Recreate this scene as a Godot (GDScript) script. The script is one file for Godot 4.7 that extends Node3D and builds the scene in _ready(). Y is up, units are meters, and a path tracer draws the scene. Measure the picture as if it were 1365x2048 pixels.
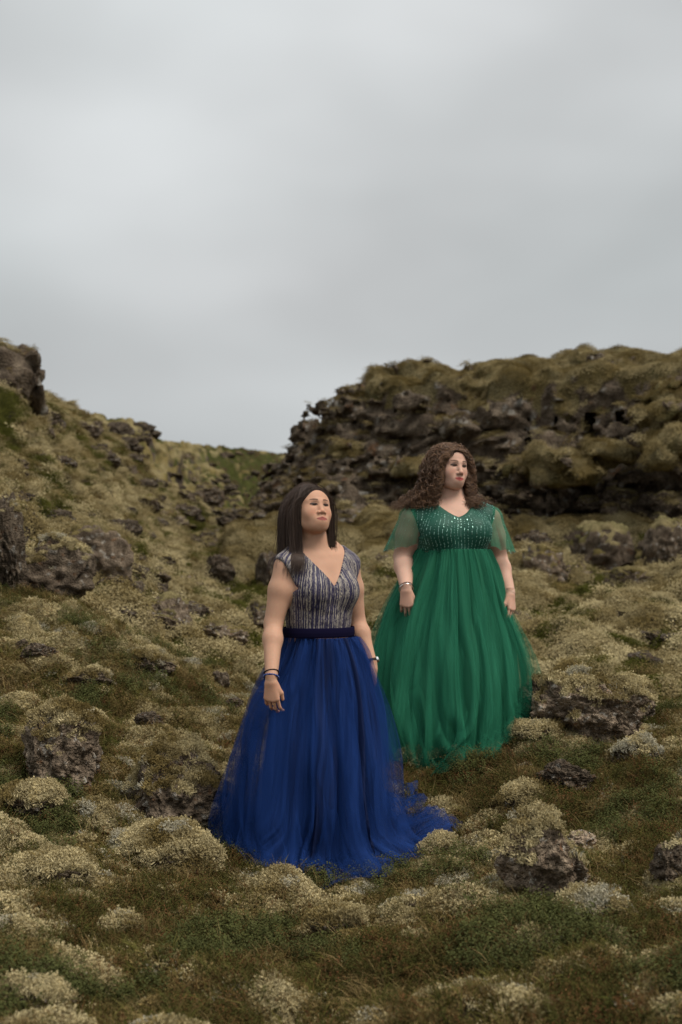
extends Node3D

# Scale of the photograph: a level lens, horizon on row 1100, eye 1.31 m above the ground under the nearer woman.
const FOCAL := 2844.0
const MID := 682.5
const HORIZON := 1100.0
const EYE := 1.31

var mats := {}
var rng := RandomNumberGenerator.new()
var taken := {}


func at(px: float, py: float, d: float) -> Vector3:
	return Vector3((px - MID) / FOCAL * d, EYE + (HORIZON - py) / FOCAL * d, -d)


func noise(kind: int, seed_: int, freq: float, octaves := 1, gain := 0.5) -> FastNoiseLite:
	var n := FastNoiseLite.new()
	n.noise_type = kind
	n.seed = seed_
	n.frequency = freq
	n.fractal_octaves = octaves
	n.fractal_gain = gain
	n.fractal_type = FastNoiseLite.FRACTAL_FBM if octaves > 1 else FastNoiseLite.FRACTAL_NONE
	if kind == FastNoiseLite.TYPE_CELLULAR:
		n.cellular_distance_function = FastNoiseLite.DISTANCE_EUCLIDEAN
		n.cellular_return_type = FastNoiseLite.RETURN_DISTANCE2_SUB
		n.cellular_jitter = 1.0
	return n


func numbered(called: String) -> String:
	if not taken.has(called):
		taken[called] = 0
		return called
	taken[called] += 1
	return "%s_%03d" % [called, taken[called]]


func tag(o: Node, label := "", category := "", group := "", kind := "") -> void:
	if label: o.set_meta("label", label)
	if category: o.set_meta("category", category)
	if group: o.set_meta("group", group)
	if kind: o.set_meta("kind", kind)


func arrays_mesh(v: PackedVector3Array, n: PackedVector3Array, idx: PackedInt32Array, col := PackedColorArray(), uv := PackedVector2Array()) -> ArrayMesh:
	var a := []
	a.resize(Mesh.ARRAY_MAX)
	a[Mesh.ARRAY_VERTEX] = v
	a[Mesh.ARRAY_NORMAL] = n
	a[Mesh.ARRAY_INDEX] = idx
	if col.size(): a[Mesh.ARRAY_COLOR] = col
	if uv.size(): a[Mesh.ARRAY_TEX_UV] = uv
	var m := ArrayMesh.new()
	m.add_surface_from_arrays(Mesh.PRIMITIVE_TRIANGLES, a)
	return m


func smooth_normals(v: PackedVector3Array, idx: PackedInt32Array) -> PackedVector3Array:
	# faces run clockwise seen from outside
	var n := PackedVector3Array()
	n.resize(v.size())
	for t in range(0, idx.size(), 3):
		var a := idx[t]
		var b := idx[t + 1]
		var c := idx[t + 2]
		var f := (v[c] - v[a]).cross(v[b] - v[a])
		n[a] += f
		n[b] += f
		n[c] += f
	for i in n.size():
		n[i] = n[i].normalized()
	return n


func mesh_node(called: String, m: Mesh, mat: Material, parent: Node = self) -> MeshInstance3D:
	var o := MeshInstance3D.new()
	o.name = numbered(called) if parent == self else called
	o.mesh = m
	o.material_override = mat
	parent.add_child(o, true)
	return o


func material(color: Color, rough := 0.9, vertex := false, spec := 0.3) -> StandardMaterial3D:
	var m := StandardMaterial3D.new()
	m.albedo_color = color
	m.roughness = rough
	m.metallic_specular = spec
	m.vertex_color_use_as_albedo = vertex
	m.cull_mode = BaseMaterial3D.CULL_DISABLED
	return m


func lin(r: float, g: float, b: float) -> Color:
	return Color(r, g, b).linear_to_srgb()


func noise_texture(size: int, seed_: int, freq: float, octaves: int, lo: float, hi: float, kind := FastNoiseLite.TYPE_SIMPLEX_SMOOTH) -> ImageTexture:
	# a seamless grey grain between lo and hi
	var n := noise(kind, seed_, freq, octaves, 0.6)
	var src := n.get_seamless_image(size, size, false, false, 0.2)
	var img := Image.create(size, size, false, Image.FORMAT_L8)
	for y in size:
		for x in size:
			var g := clampf(lo + (hi - lo) * src.get_pixel(x, y).r, 0.0, 1.0)
			img.set_pixel(x, y, Color(g, g, g))
	return ImageTexture.create_from_image(img)


func grainy(m: StandardMaterial3D, tex: Texture2D, bump: Texture2D, per_metre: float, relief_cm: float) -> StandardMaterial3D:
	m.uv1_triplanar = true
	m.uv1_world_triplanar = true
	m.uv1_scale = Vector3.ONE * per_metre
	m.albedo_texture = tex
	m.heightmap_enabled = true
	m.heightmap_texture = bump
	m.heightmap_scale = relief_cm
	return m


func _ready() -> void:
	rng.seed = 4711
	set_view()
	make_materials()
	build_terrain()
	build_cliffs()
	build_rocks()
	build_people()
	build_ground_cover()


func set_view() -> void:
	var cam := Camera3D.new()
	cam.name = "camera"
	cam.position = Vector3(0, EYE, 0)
	cam.projection = Camera3D.PROJECTION_FRUSTUM
	cam.near = 0.1
	cam.far = 3000.0
	cam.size = 0.1 * 2048.0 / FOCAL
	cam.frustum_offset = Vector2(0, 0.1 * (HORIZON - 1024.0) / FOCAL)
	var lens_ := CameraAttributesPhysical.new()
	lens_.frustum_focal_length = 50.0
	lens_.frustum_focus_distance = 6.0
	lens_.exposure_aperture = 3.2
	lens_.frustum_near = 0.1
	lens_.frustum_far = 3000.0
	add_child(cam)
	cam.attributes = lens_
	cam.current = true
	cam.projection = Camera3D.PROJECTION_FRUSTUM
	cam.near = 0.1
	cam.size = 0.1 * 2048.0 / FOCAL
	cam.frustum_offset = Vector2(0, 0.1 * (HORIZON - 1024.0) / FOCAL)

	# an overcast sky: one lit deck of cloud, its thickness varying softly
	var w := 1024
	var h := 512
	var img := Image.create(w, h, false, Image.FORMAT_RGBF)
	var big := noise(FastNoiseLite.TYPE_SIMPLEX_SMOOTH, 12, 2.1, 2, 0.4)
	var soft := noise(FastNoiseLite.TYPE_SIMPLEX_SMOOTH, 77, 5.0, 3, 0.5)
	for y in h:
		var el := (0.5 - (y + 0.5) / h) * PI
		for x in w:
			var az := ((x + 0.5) / w - 0.5) * TAU
			var dir := Vector3(sin(az) * cos(el), sin(el), -cos(az) * cos(el))
			var p := Vector3(dir.x, dir.y * 2.2, dir.z)
			var b := 0.97 + 0.26 * big.get_noise_3dv(p) + 0.09 * soft.get_noise_3dv(p)
			b *= 1.0 + 0.8 * pow(sin(maxf(el, 0.0)), 2.0)  # an overcast sky is brightest overhead
			var warm := 0.5 + 0.5 * big.get_noise_3dv(p + Vector3(7, 3, 1))
			var c := Color(0.92, 0.985, 1.0).lerp(Color(0.965, 0.985, 1.0), warm)
			img.set_pixel(x, y, Color(c.r * b, c.g * b, c.b * b))
	var sm := PanoramaSkyMaterial.new()
	sm.panorama = ImageTexture.create_from_image(img)
	var sky := Sky.new()
	sky.sky_material = sm
	var env := Environment.new()
	env.background_mode = Environment.BG_SKY
	env.sky = sky
	env.background_energy_multiplier = 0.345
	env.tonemap_mode = Environment.TONE_MAPPER_LINEAR
	env.tonemap_exposure = 1.75
	env.sdfgi_enabled = true
	env.ssao_enabled = true
	env.ssil_enabled = true
	var we := WorldEnvironment.new()
	we.name = "world_environment"
	we.environment = env
	add_child(we)

	var sun := DirectionalLight3D.new()
	sun.name = "sun"
	sun.light_energy = 0.5
	sun.light_angular_distance = 28.0
	sun.light_color = Color(1.0, 0.97, 0.93)
	sun.shadow_enabled = true
	add_child(sun)
	sun.look_at_from_position(Vector3(2.6, 5.0, 1.6), Vector3.ZERO)


func make_materials() -> void:
	var grain := noise_texture(512, 5, 0.045, 4, 0.6, 1.0)
	var bump := noise_texture(512, 9, 0.06, 4, 0.0, 1.0)
	mats.grain = grain
	mats.bump = bump
	mats.ground = grainy(material(Color.WHITE, 1.0, true, 0.1), grain, bump, 1.1, 3.0)
	mats.rock = grainy(material(Color.WHITE, 0.95, true, 0.25), noise_texture(512, 21, 0.05, 5, 0.5, 1.0), noise_texture(512, 31, 0.05, 5, 0.0, 1.0), 2.3, 3.5)
	mats.moss = grainy(material(Color.WHITE, 1.0, true, 0.1), grain, bump, 2.5, 2.5)
	mats.rock_far = grainy(material(Color.WHITE, 0.95, true, 0.25), mats.rock.albedo_texture, mats.rock.heightmap_texture, 0.9, 6.0)
	mats.moss_far = grainy(material(Color.WHITE, 1.0, true, 0.1), grain, bump, 1.1, 4.0)
	mats.tuft = material(Color.WHITE, 1.0, true, 0.1)
	mats.tuft.backlight_enabled = true
	mats.tuft.backlight = Color(0.3, 0.3, 0.22)


# ---------------------------------------------------------------- terrain
# what the photograph shows of the ground: column, row, distance in metres
const SHOWN := [
	[0, 2048, 3.7], [340, 2048, 3.85], [682, 2048, 3.95], [1000, 2048, 3.7], [1365, 2048, 3.55],
	[0, 1900, 4.35], [400, 1900, 4.55], [760, 1900, 4.66], [1050, 1900, 4.3], [1365, 1900, 4.15],
	[0, 1780, 4.95], [220, 1780, 5.2], [640, 1765, 5.6], [900, 1780, 5.4], [1150, 1740, 5.1], [1365, 1750, 4.9],
	[0, 1650, 5.6], [250, 1660, 5.7], [450, 1680, 6.0], [650, 1700, 6.1], [870, 1660, 6.2], [1100, 1640, 5.9], [1365, 1640, 5.7],
	[0, 1500, 6.5], [250, 1500, 6.8], [450, 1510, 7.1], [800, 1520, 6.75], [920, 1490, 6.7], [1060, 1470, 6.8], [1220, 1480, 6.8], [1365, 1480, 6.8],
	[0, 1350, 7.5], [220, 1370, 7.6], [1130, 1415, 7.3], [1365, 1430, 7.5],
	[0, 1200, 8.6], [150, 1230, 8.7], [300, 1305, 8.7], [430, 1390, 8.5], [560, 1470, 8.2], [700, 1480, 8.0],
	[1365, 1460, 9.0], [1100, 1450, 9.2], [850, 1440, 9.2],
	[1365, 1380, 10.5], [1100, 1385, 10.5], [800, 1390, 10.5], [620, 1400, 10.0],
	[1365, 1300, 12.2], [1100, 1300, 12.3], [800, 1300, 12.5],
	[1365, 1210, 14.3], [1100, 1210, 14.6], [800, 1210, 14.8],
	[1365, 1135, 16.3], [1100, 1120, 17.0], [800, 1120, 17.3], [660, 1140, 17.5],
	[1365, 1080, 17.8], [1200, 1065, 18.6], [950, 1055, 19.1], [700, 1060, 19.8], [590, 1085, 20.6],
	[1365, 790, 19.3], [1200, 765, 20.3], [1000, 795, 20.8], [800, 800, 21.5], [700, 810, 22.0], [640, 872, 22.4], [605, 920, 22.8], [580, 975, 23.0], [555, 1040, 23.0], [1365, 770, 21.0], [1200, 765, 22.0], [1000, 790, 22.5], [800, 800, 23.2],
	[1365, 830, 30.0], [1000, 840, 30.0], [760, 860, 31.0], [640, 925, 33.0],
	[100, 1215, 9.6], [0, 1190, 9.6], [60, 1165, 10.5], [0, 1040, 11.5], [140, 1190, 10.6], [250, 1290, 10.2],
	[330, 1240, 12.0], [450, 1310, 11.3], [520, 1260, 13.5], [420, 1210, 15.0], [500, 1180, 17.0], [450, 1105, 22.0], [560, 1055, 26.0], [500, 1000, 31.0], [585, 965, 36.0],
	[0, 900, 15.0], [150, 910, 19.0], [100, 830, 20.5], [0, 740, 17.5], [60, 850, 18.0], [170, 830, 25.0],
	[235, 835, 30.0], [300, 868, 33.0], [380, 897, 38.0], [300, 960, 26.0], [400, 965, 33.0], [200, 1010, 17.0], [300, 1060, 20.0], [350, 1150, 16.0], [200, 1120, 13.0],
	[590, 917, 62.0], [480, 903, 62.0], [400, 893, 58.0], [590, 930, 48.0], [470, 935, 48.0],
	[235, 880, 42.0], [100, 870, 32.0], [0, 800, 26.0], [400, 930, 80.0], [590, 940, 90.0], [1000, 930, 90.0], [100, 930, 90.0],
]
# beyond the frame and behind the camera: across, height, distance
const BESIDE := [
	[-3, 0.35, 3.0], [0, -0.02, 2.5], [3, 0.4, 3.0], [-4, 0.8, 6.0], [4, 0.55, 6.0], [-6, 1.7, 9.0], [5, 0.5, 9.0],
	[-9, 3.4, 13.0], [7, 1.1, 13.5], [-12, 5.0, 20.0], [9, 3.2, 17.5], [11, 4.6, 22.0], [-18, 6.5, 35.0], [18, 5.5, 34.0], [-30, 7.0, 60.0], [30, 6.0, 60.0],
	[-60, 7.0, 150.0], [0, 5.5, 150.0], [60, 6.0, 150.0], [0, 5.0, 400.0], [-150, 6.0, 400.0], [150, 6.0, 400.0],
]
const NU := 120
const NV := 170
const U_REACH := 2.4
const V_LOW := 1.6
const V_HIGH := 12.2
var table := PackedFloat32Array()


func uv_of(x: float, d: float) -> Vector2:
	return Vector2(3.0 * x / (d + 0.3), 2.0 * log(d))


func fit_terrain() -> void:
	# one smooth sheet through all those points (multiquadric), kept as a table
	var p := PackedVector2Array()
	var y := PackedFloat64Array()
	for s in SHOWN:
		var w := at(s[0], s[1], s[2])
		p.append(uv_of(w.x, s[2]))
		y.append(w.y)
	for s in BESIDE:
		p.append(uv_of(s[0], s[2]))
		y.append(s[1])
	var n := p.size()
	var a := []
	for i in n:
		var row := PackedFloat64Array()
		row.resize(n + 1)
		for j in n:
			row[j] = -sqrt(p[i].distance_squared_to(p[j]) + 0.012)
		row[i] += 0.012
		row[n] = y[i] - 1.5
		a.append(row)
	for c in n:
		var best := c
		for r in range(c + 1, n):
			if absf(a[r][c]) > absf(a[best][c]):
				best = r
		var hold: PackedFloat64Array = a[c]
		a[c] = a[best]
		a[best] = hold
		var pr: PackedFloat64Array = a[c]
		for r in range(c + 1, n):
			var rr: PackedFloat64Array = a[r]
			var f := rr[c] / pr[c]
			if f != 0.0:
				for k in range(c, n + 1):
					rr[k] -= f * pr[k]
				a[r] = rr
	var wgt := PackedFloat64Array()
	wgt.resize(n)
	for c in range(n - 1, -1, -1):
		var s: float = a[c][n]
		for k in range(c + 1, n):
			s -= a[c][k] * wgt[k]
		wgt[c] = s / a[c][c]
	table.resize(NU * NV)
	for j in NV:
		var v := lerpf(V_LOW, V_HIGH, float(j) / (NV - 1))
		for i in NU:
			var q := Vector2(lerpf(-U_REACH, U_REACH, float(i) / (NU - 1)), v)
			var s := 1.5
			for k in n:
				s -= wgt[k] * sqrt(q.distance_squared_to(p[k]) + 0.012)
			table[j * NU + i] = s


func base_height(x: float, d: float) -> float:
	d = maxf(d, 2.3)
	var u := clampf((3.0 * x / (d + 0.3) + U_REACH) / (2.0 * U_REACH), 0.0, 0.9999) * (NU - 1)
	var v := clampf((2.0 * log(d) - V_LOW) / (V_HIGH - V_LOW), 0.0, 0.9999) * (NV - 1)
	var i := int(u)
	var j := int(v)
	var fu := u - i
	var fv := v - j
	var o := j * NU + i
	var y := lerpf(lerpf(table[o], table[o + 1], fu), lerpf(table[o + NU], table[o + NU + 1], fu), fv)
	if d > 17.6 and d < 24.0 and x > -1.6:
		# the cliff stands up more steeply than a smooth sheet can
		var t := clampf((y - 1.35) / 2.15, 0.0, 1.0)
		y += 2.15 * (smoothstep(0.17, 0.80, t) - t) * smoothstep(17.6, 18.4, d) * smoothstep(24.0, 23.2, d) * smoothstep(-0.6, 1.3, x)
	return y


var n_pillow := noise(FastNoiseLite.TYPE_SIMPLEX_SMOOTH, 101, 0.95, 2, 0.35)
var n_pillow2 := noise(FastNoiseLite.TYPE_SIMPLEX_SMOOTH, 131, 2.3, 2, 0.4)
var n_rough := noise(FastNoiseLite.TYPE_SIMPLEX_SMOOTH, 141, 6.0, 3, 0.5)
var n_patch := noise(FastNoiseLite.TYPE_SIMPLEX_SMOOTH, 151, 0.8, 3, 0.55)
var n_patch2 := noise(FastNoiseLite.TYPE_SIMPLEX_SMOOTH, 161, 3.1, 2, 0.5)
var n_block := noise(FastNoiseLite.TYPE_CELLULAR, 171, 1.15)
var n_block2 := noise(FastNoiseLite.TYPE_CELLULAR, 181, 3.2)


func pillow(p: Vector3, d: float) -> float:
	# moss cushions with sharp seams between them, about 0..1
	var far := smoothstep(6.5, 12.0, d)
	var b1 := sqrt(absf(n_pillow.get_noise_3d(p.x, p.y * 1.4, p.z)))
	var b2 := sqrt(absf(n_pillow2.get_noise_3d(p.x, p.y * 1.4, p.z)))
	var lie := 0.5 + 0.8 * n_patch.get_noise_3d(p.x * 2.2, 7.0, p.z * 2.2)
	return lerpf(0.30 * b1 + 0.30 * b2 + 0.40 * lie, 0.62 * b1 + 0.38 * b2, far)


func ground_height(x: float, z: float) -> float:
	var d := -z
	var y := base_height(x, d)
	var far := smoothstep(6.5, 12.0, d)
	return y + (pillow(Vector3(x, y, z), d) - 0.45) * lerpf(0.27, 0.56, far)


var rows := 0
var cols := 0
var gv := PackedVector3Array()
var gn := PackedVector3Array()
var gm := PackedFloat32Array()  # cushion height of each vertex
var row_d := PackedFloat32Array()


func build_terrain() -> void:
	fit_terrain()
	for d in [-60.0, -20.0, -5.0, 0.0, 1.2, 2.2, 2.8]:
		row_d.append(d)
	var d := 3.2
	while d < 75.0:
		row_d.append(d)
		d *= 1.0048 if d < 10.0 else 1.0085
	for e in [80.0, 95.0, 120.0, 160.0, 230.0, 330.0, 500.0, 800.0, 1300.0]:
		row_d.append(e)
	rows = row_d.size()
	var inner := 200
	cols = 2 * inner + 25
	for r in rows:
		var dd: float = row_d[r]
		var reach: float = 0.36 * maxf(dd, 2.0) + 0.9
		for c in cols:
			var k := c - (cols - 1) / 2.0
			var x := reach * k / inner
			if absf(k) > inner:
				var e := absf(k) - inner
				x = signf(k) * (reach + reach * 0.05 * e + 0.006 * pow(e, 4.0))
			var de := maxf(dd, 1.0)
			var y := base_height(x, de)
			var ex := 0.02 * de
			var slope := Vector3(base_height(x - ex, de) - base_height(x + ex, de), 2.0 * ex, base_height(x, de + ex) - base_height(x, maxf(de - ex, 0.5)))
			var up := slope.normalized()
			var p := Vector3(x, y, -dd)
			var far := smoothstep(6.5, 12.0, de)
			var m := pillow(p, de)
			var h := (m - 0.45) * lerpf(0.27, 0.56, far)
			h += n_rough.get_noise_3dv(p) * lerpf(0.02, 0.06, far)
			h -= 0.65 * smoothstep(18.0, 18.9, dd) * smoothstep(25.5, 24.0, dd) * smoothstep(-1.6, -0.7, x)  # the cliff's own rock stands before it
			up = (up + Vector3(0, 0.6 * far, 0)).normalized()
			gv.append(p + up * h * smoothstep(400.0, 60.0, de))
			gm.append(m)
	var idx := PackedInt32Array()
	for r in rows - 1:
		for c in cols - 1:
			var o := r * cols + c
			idx.append_array([o, o + cols, o + 1, o + 1, o + cols, o + cols + 1])
	gn = smooth_normals(gv, idx)
	var col := PackedColorArray()
	col.resize(gv.size())
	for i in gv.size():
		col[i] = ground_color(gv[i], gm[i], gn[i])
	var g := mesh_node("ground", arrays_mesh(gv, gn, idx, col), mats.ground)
	tag(g, "mossy lava ground rising into a green valley between rocky slopes", "ground", "", "structure")


func cover(p: Vector3, m: float) -> Vector3:
	# what grows here: share of pale moss, of green grass and of brown litter
	var a := n_patch.get_noise_3dv(p)
	var b := n_patch2.get_noise_3dv(p)
	var d := -p.z
	var floor_ := exp(-pow((p.x + 0.062 * d) / (0.036 * d), 2.0)) * smoothstep(12.5, 15.0, d)  # grass keeps to the valley floor
	var moss := smoothstep(-0.12, 0.16, a * 0.8 + b * 0.45 + (m - 0.5) * 0.9 + 0.14 - 0.55 * floor_ - 0.16 * smoothstep(5.4, 4.5, d))
	var litter := smoothstep(0.05, 0.4, b * 0.9 - a * 0.5)
	return Vector3(moss, 1.0 - moss, litter)


const PALE := Vector3(0.40, 0.325, 0.165)
const OCHRE := Vector3(0.25, 0.19, 0.075)
const GREEN := Vector3(0.085, 0.09, 0.028)
const BROWN := Vector3(0.10, 0.068, 0.036)
const SHADED_SOIL := Vector3(0.050, 0.040, 0.022)  # soil colour with the shade of the gaps between plants mixed in
const ROCK := Vector3(0.11, 0.086, 0.07)


func ground_color(p: Vector3, m: float, n: Vector3) -> Color:
	var s := cover(p, m)
	var hue := 0.5 + 0.5 * n_patch2.get_noise_3dv(p * 0.6 + Vector3(40, 0, 0))
	var c := PALE.lerp(OCHRE, smoothstep(0.3, 0.7, hue)) * s.x + GREEN.lerp(BROWN, s.z) * s.y
	var d := -p.z
	if d > 11.0:
		# bare lava on the steep faces between the cushions
		var bare := n_patch.get_noise_3dv(p * 1.7 + Vector3(0, 30, 0)) * 0.55 + n_rough.get_noise_3dv(p) * 0.5
		if n.y < 0.62 + bare * 0.5 and n.y < 0.8:
			c = ROCK * (1.0 + n_rough.get_noise_3dv(p * 2.0))
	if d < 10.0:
		c = SHADED_SOIL.lerp(BROWN, 0.5 * s.z)  # soil darkened, shade between the plants painted in; they stand on it
	c *= 1.0 + 0.35 * n_rough.get_noise_3dv(p * 3.0)
	return Color(maxf(c.x, 0.01), maxf(c.y, 0.01), maxf(c.z, 0.006))


# ---------------------------------------------------------------- surface nets over any distance function
func mesh_field(f: Callable, lo: Vector3, hi: Vector3, cell: float, slack: float) -> Array:
	# [vertices, indices]; only blocks of 4 cells near the surface are visited
	var nb := Vector3i(((hi - lo) / (cell * 4.0)).ceil())
	var reach := cell * 4.0 * 0.87 + slack
	var cells := {}
	var v := PackedVector3Array()
	var quads := []
	var s := PackedFloat32Array()
	s.resize(125)
	for bz in nb.z:
		for by in nb.y:
			for bx in nb.x:
				var o := lo + Vector3(bx, by, bz) * cell * 4.0
				if absf(f.call(o + Vector3.ONE * cell * 2.0)) > reach:
					continue
				var k := 0
				var any_in := false
				var any_out := false
				for z in 5:
					for y in 5:
						for x in 5:
							var d: float = f.call(o + Vector3(x, y, z) * cell)
							s[k] = d
							k += 1
							if d < 0.0: any_in = true
							else: any_out = true
				if not (any_in and any_out):
					continue
				net_block(s, o, cell, bx * 4, by * 4, bz * 4, cells, v, quads)
	return [v, net_faces(cells, quads)]


func net_block(s: PackedFloat32Array, o: Vector3, cell: float, cx: int, cy: int, cz: int, cells: Dictionary, v: PackedVector3Array, quads: Array) -> void:
	for z in 4:
		for y in 4:
			for x in 4:
				var k := z * 25 + y * 5 + x
				var a := s[k]
				var b := s[k + 1]
				var c := s[k + 5]
				var d := s[k + 6]
				var e := s[k + 25]
				var g := s[k + 26]
				var h := s[k + 30]
				var i := s[k + 31]
				var inside := int(a < 0.0) + int(b < 0.0) + int(c < 0.0) + int(d < 0.0) + int(e < 0.0) + int(g < 0.0) + int(h < 0.0) + int(i < 0.0)
				if inside == 0 or inside == 8:
					continue
				var sum := Vector3.ZERO
				var n := 0.0
				if (a < 0.0) != (b < 0.0): sum += Vector3(a / (a - b), 0, 0); n += 1.0
				if (c < 0.0) != (d < 0.0): sum += Vector3(c / (c - d), 1, 0); n += 1.0
				if (e < 0.0) != (g < 0.0): sum += Vector3(e / (e - g), 0, 1); n += 1.0
				if (h < 0.0) != (i < 0.0): sum += Vector3(h / (h - i), 1, 1); n += 1.0
				if (a < 0.0) != (c < 0.0): sum += Vector3(0, a / (a - c), 0); n += 1.0
				if (b < 0.0) != (d < 0.0): sum += Vector3(1, b / (b - d), 0); n += 1.0
				if (e < 0.0) != (h < 0.0): sum += Vector3(0, e / (e - h), 1); n += 1.0
				if (g < 0.0) != (i < 0.0): sum += Vector3(1, g / (g - i), 1); n += 1.0
				if (a < 0.0) != (e < 0.0): sum += Vector3(0, 0, a / (a - e)); n += 1.0
				if (b < 0.0) != (g < 0.0): sum += Vector3(1, 0, b / (b - g)); n += 1.0
				if (c < 0.0) != (h < 0.0): sum += Vector3(0, 1, c / (c - h)); n += 1.0
				if (d < 0.0) != (i < 0.0): sum += Vector3(1, 1, d / (d - i)); n += 1.0
				var id := ((cz + z) << 40) | ((cy + y) << 20) | (cx + x)
				cells[id] = v.size()
				v.append(o + (Vector3(x, y, z) + sum / n) * cell)
				if (a < 0.0) != (b < 0.0): quads.append([id, 0, a < 0.0])
				if (a < 0.0) != (c < 0.0): quads.append([id, 1, a < 0.0])
				if (a < 0.0) != (e < 0.0): quads.append([id, 2, a < 0.0])


func net_faces(cells: Dictionary, quads: Array) -> PackedInt32Array:
	var idx := PackedInt32Array()
	const X := 1
	const Y := 1 << 20
	const Z := 1 << 40
	for q in quads:
		var id: int = q[0]
		var u := Y if q[1] == 0 else (Z if q[1] == 1 else X)
		var w := Z if q[1] == 0 else (X if q[1] == 1 else Y)
		if not (cells.has(id - u) and cells.has(id - w) and cells.has(id - u - w)):
			continue
		var a: int = cells[id]
		var b: int = cells[id - u]
		var c: int = cells[id - u - w]
		var d: int = cells[id - w]
		if q[2]: idx.append_array([a, c, b, a, d, c])
		else: idx.append_array([a, b, c, a, c, d])
	return idx


# ---------------------------------------------------------------- cliffs
var c_cells := noise(FastNoiseLite.TYPE_CELLULAR, 301, 1.35)
var c_cells2 := noise(FastNoiseLite.TYPE_CELLULAR, 311, 3.8)
var c_wave := noise(FastNoiseLite.TYPE_SIMPLEX_SMOOTH, 321, 0.55, 2, 0.5)
var c_fine := noise(FastNoiseLite.TYPE_SIMPLEX_SMOOTH, 331, 4.5, 3, 0.55)
var holes := []
var lumps := []


func crag(p: Vector3, raise: float, moss: bool) -> float:
	# distance to the cliff's lava (or, with moss, to the cushions that cover its flat parts)
	var d := -p.z
	var e := 0.12
	var y := base_height(p.x, d)
	var sx := (base_height(p.x + e, d) - base_height(p.x - e, d)) / (2.0 * e)
	var sz := (base_height(p.x, d + e) - base_height(p.x, d - e)) / (2.0 * e)
	var flat := 1.0 / sqrt(1.0 + sx * sx + sz * sz)
	var g := (p.y - y - raise) * flat
	if absf(g) > 1.7:
		return g
	if moss:
		return g - lerpf(-0.95, 0.06, smoothstep(0.87, 0.98, flat + 0.12 * c_wave.get_noise_3dv(p * 0.8 + Vector3(3, 0, 0)))) - 0.34 * sqrt(absf(n_pillow.get_noise_3dv(p))) - 0.1 * c_wave.get_noise_3dv(p * 2.0)
	var q := Vector3(p.x, p.y * 1.7 + 0.15 * p.x, p.z) + Vector3.ONE * 0.25 * c_wave.get_noise_3dv(p * 1.5)
	var blocks := c_cells.get_noise_3dv(q)
	var ridge := 1.0 - 2.0 * absf(n_pillow2.get_noise_3dv(q * 0.9)) - absf(c_fine.get_noise_3dv(q * 0.8)) * 1.6
	g += 0.05 - 0.22 * ridge - lerpf(0.35, 0.70, smoothstep(-0.4, 1.0, p.x)) * (blocks + 0.6) - 0.34 * (c_cells2.get_noise_3dv(q) + 0.6) - 0.12 * c_fine.get_noise_3dv(p) - 0.45 * c_wave.get_noise_3dv(p)
	for h in holes:
		var ab: Vector3 = h[1] - h[0]
		var t := clampf((p - h[0]).dot(ab) / ab.length_squared(), 0.0, 1.0)
		var w: Vector3 = p - h[0] - ab * t
		w.y *= 1.5
		g = maxf(g, h[2] - w.length() - 0.25 * c_fine.get_noise_3dv(p * 0.5))
	return g


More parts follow.
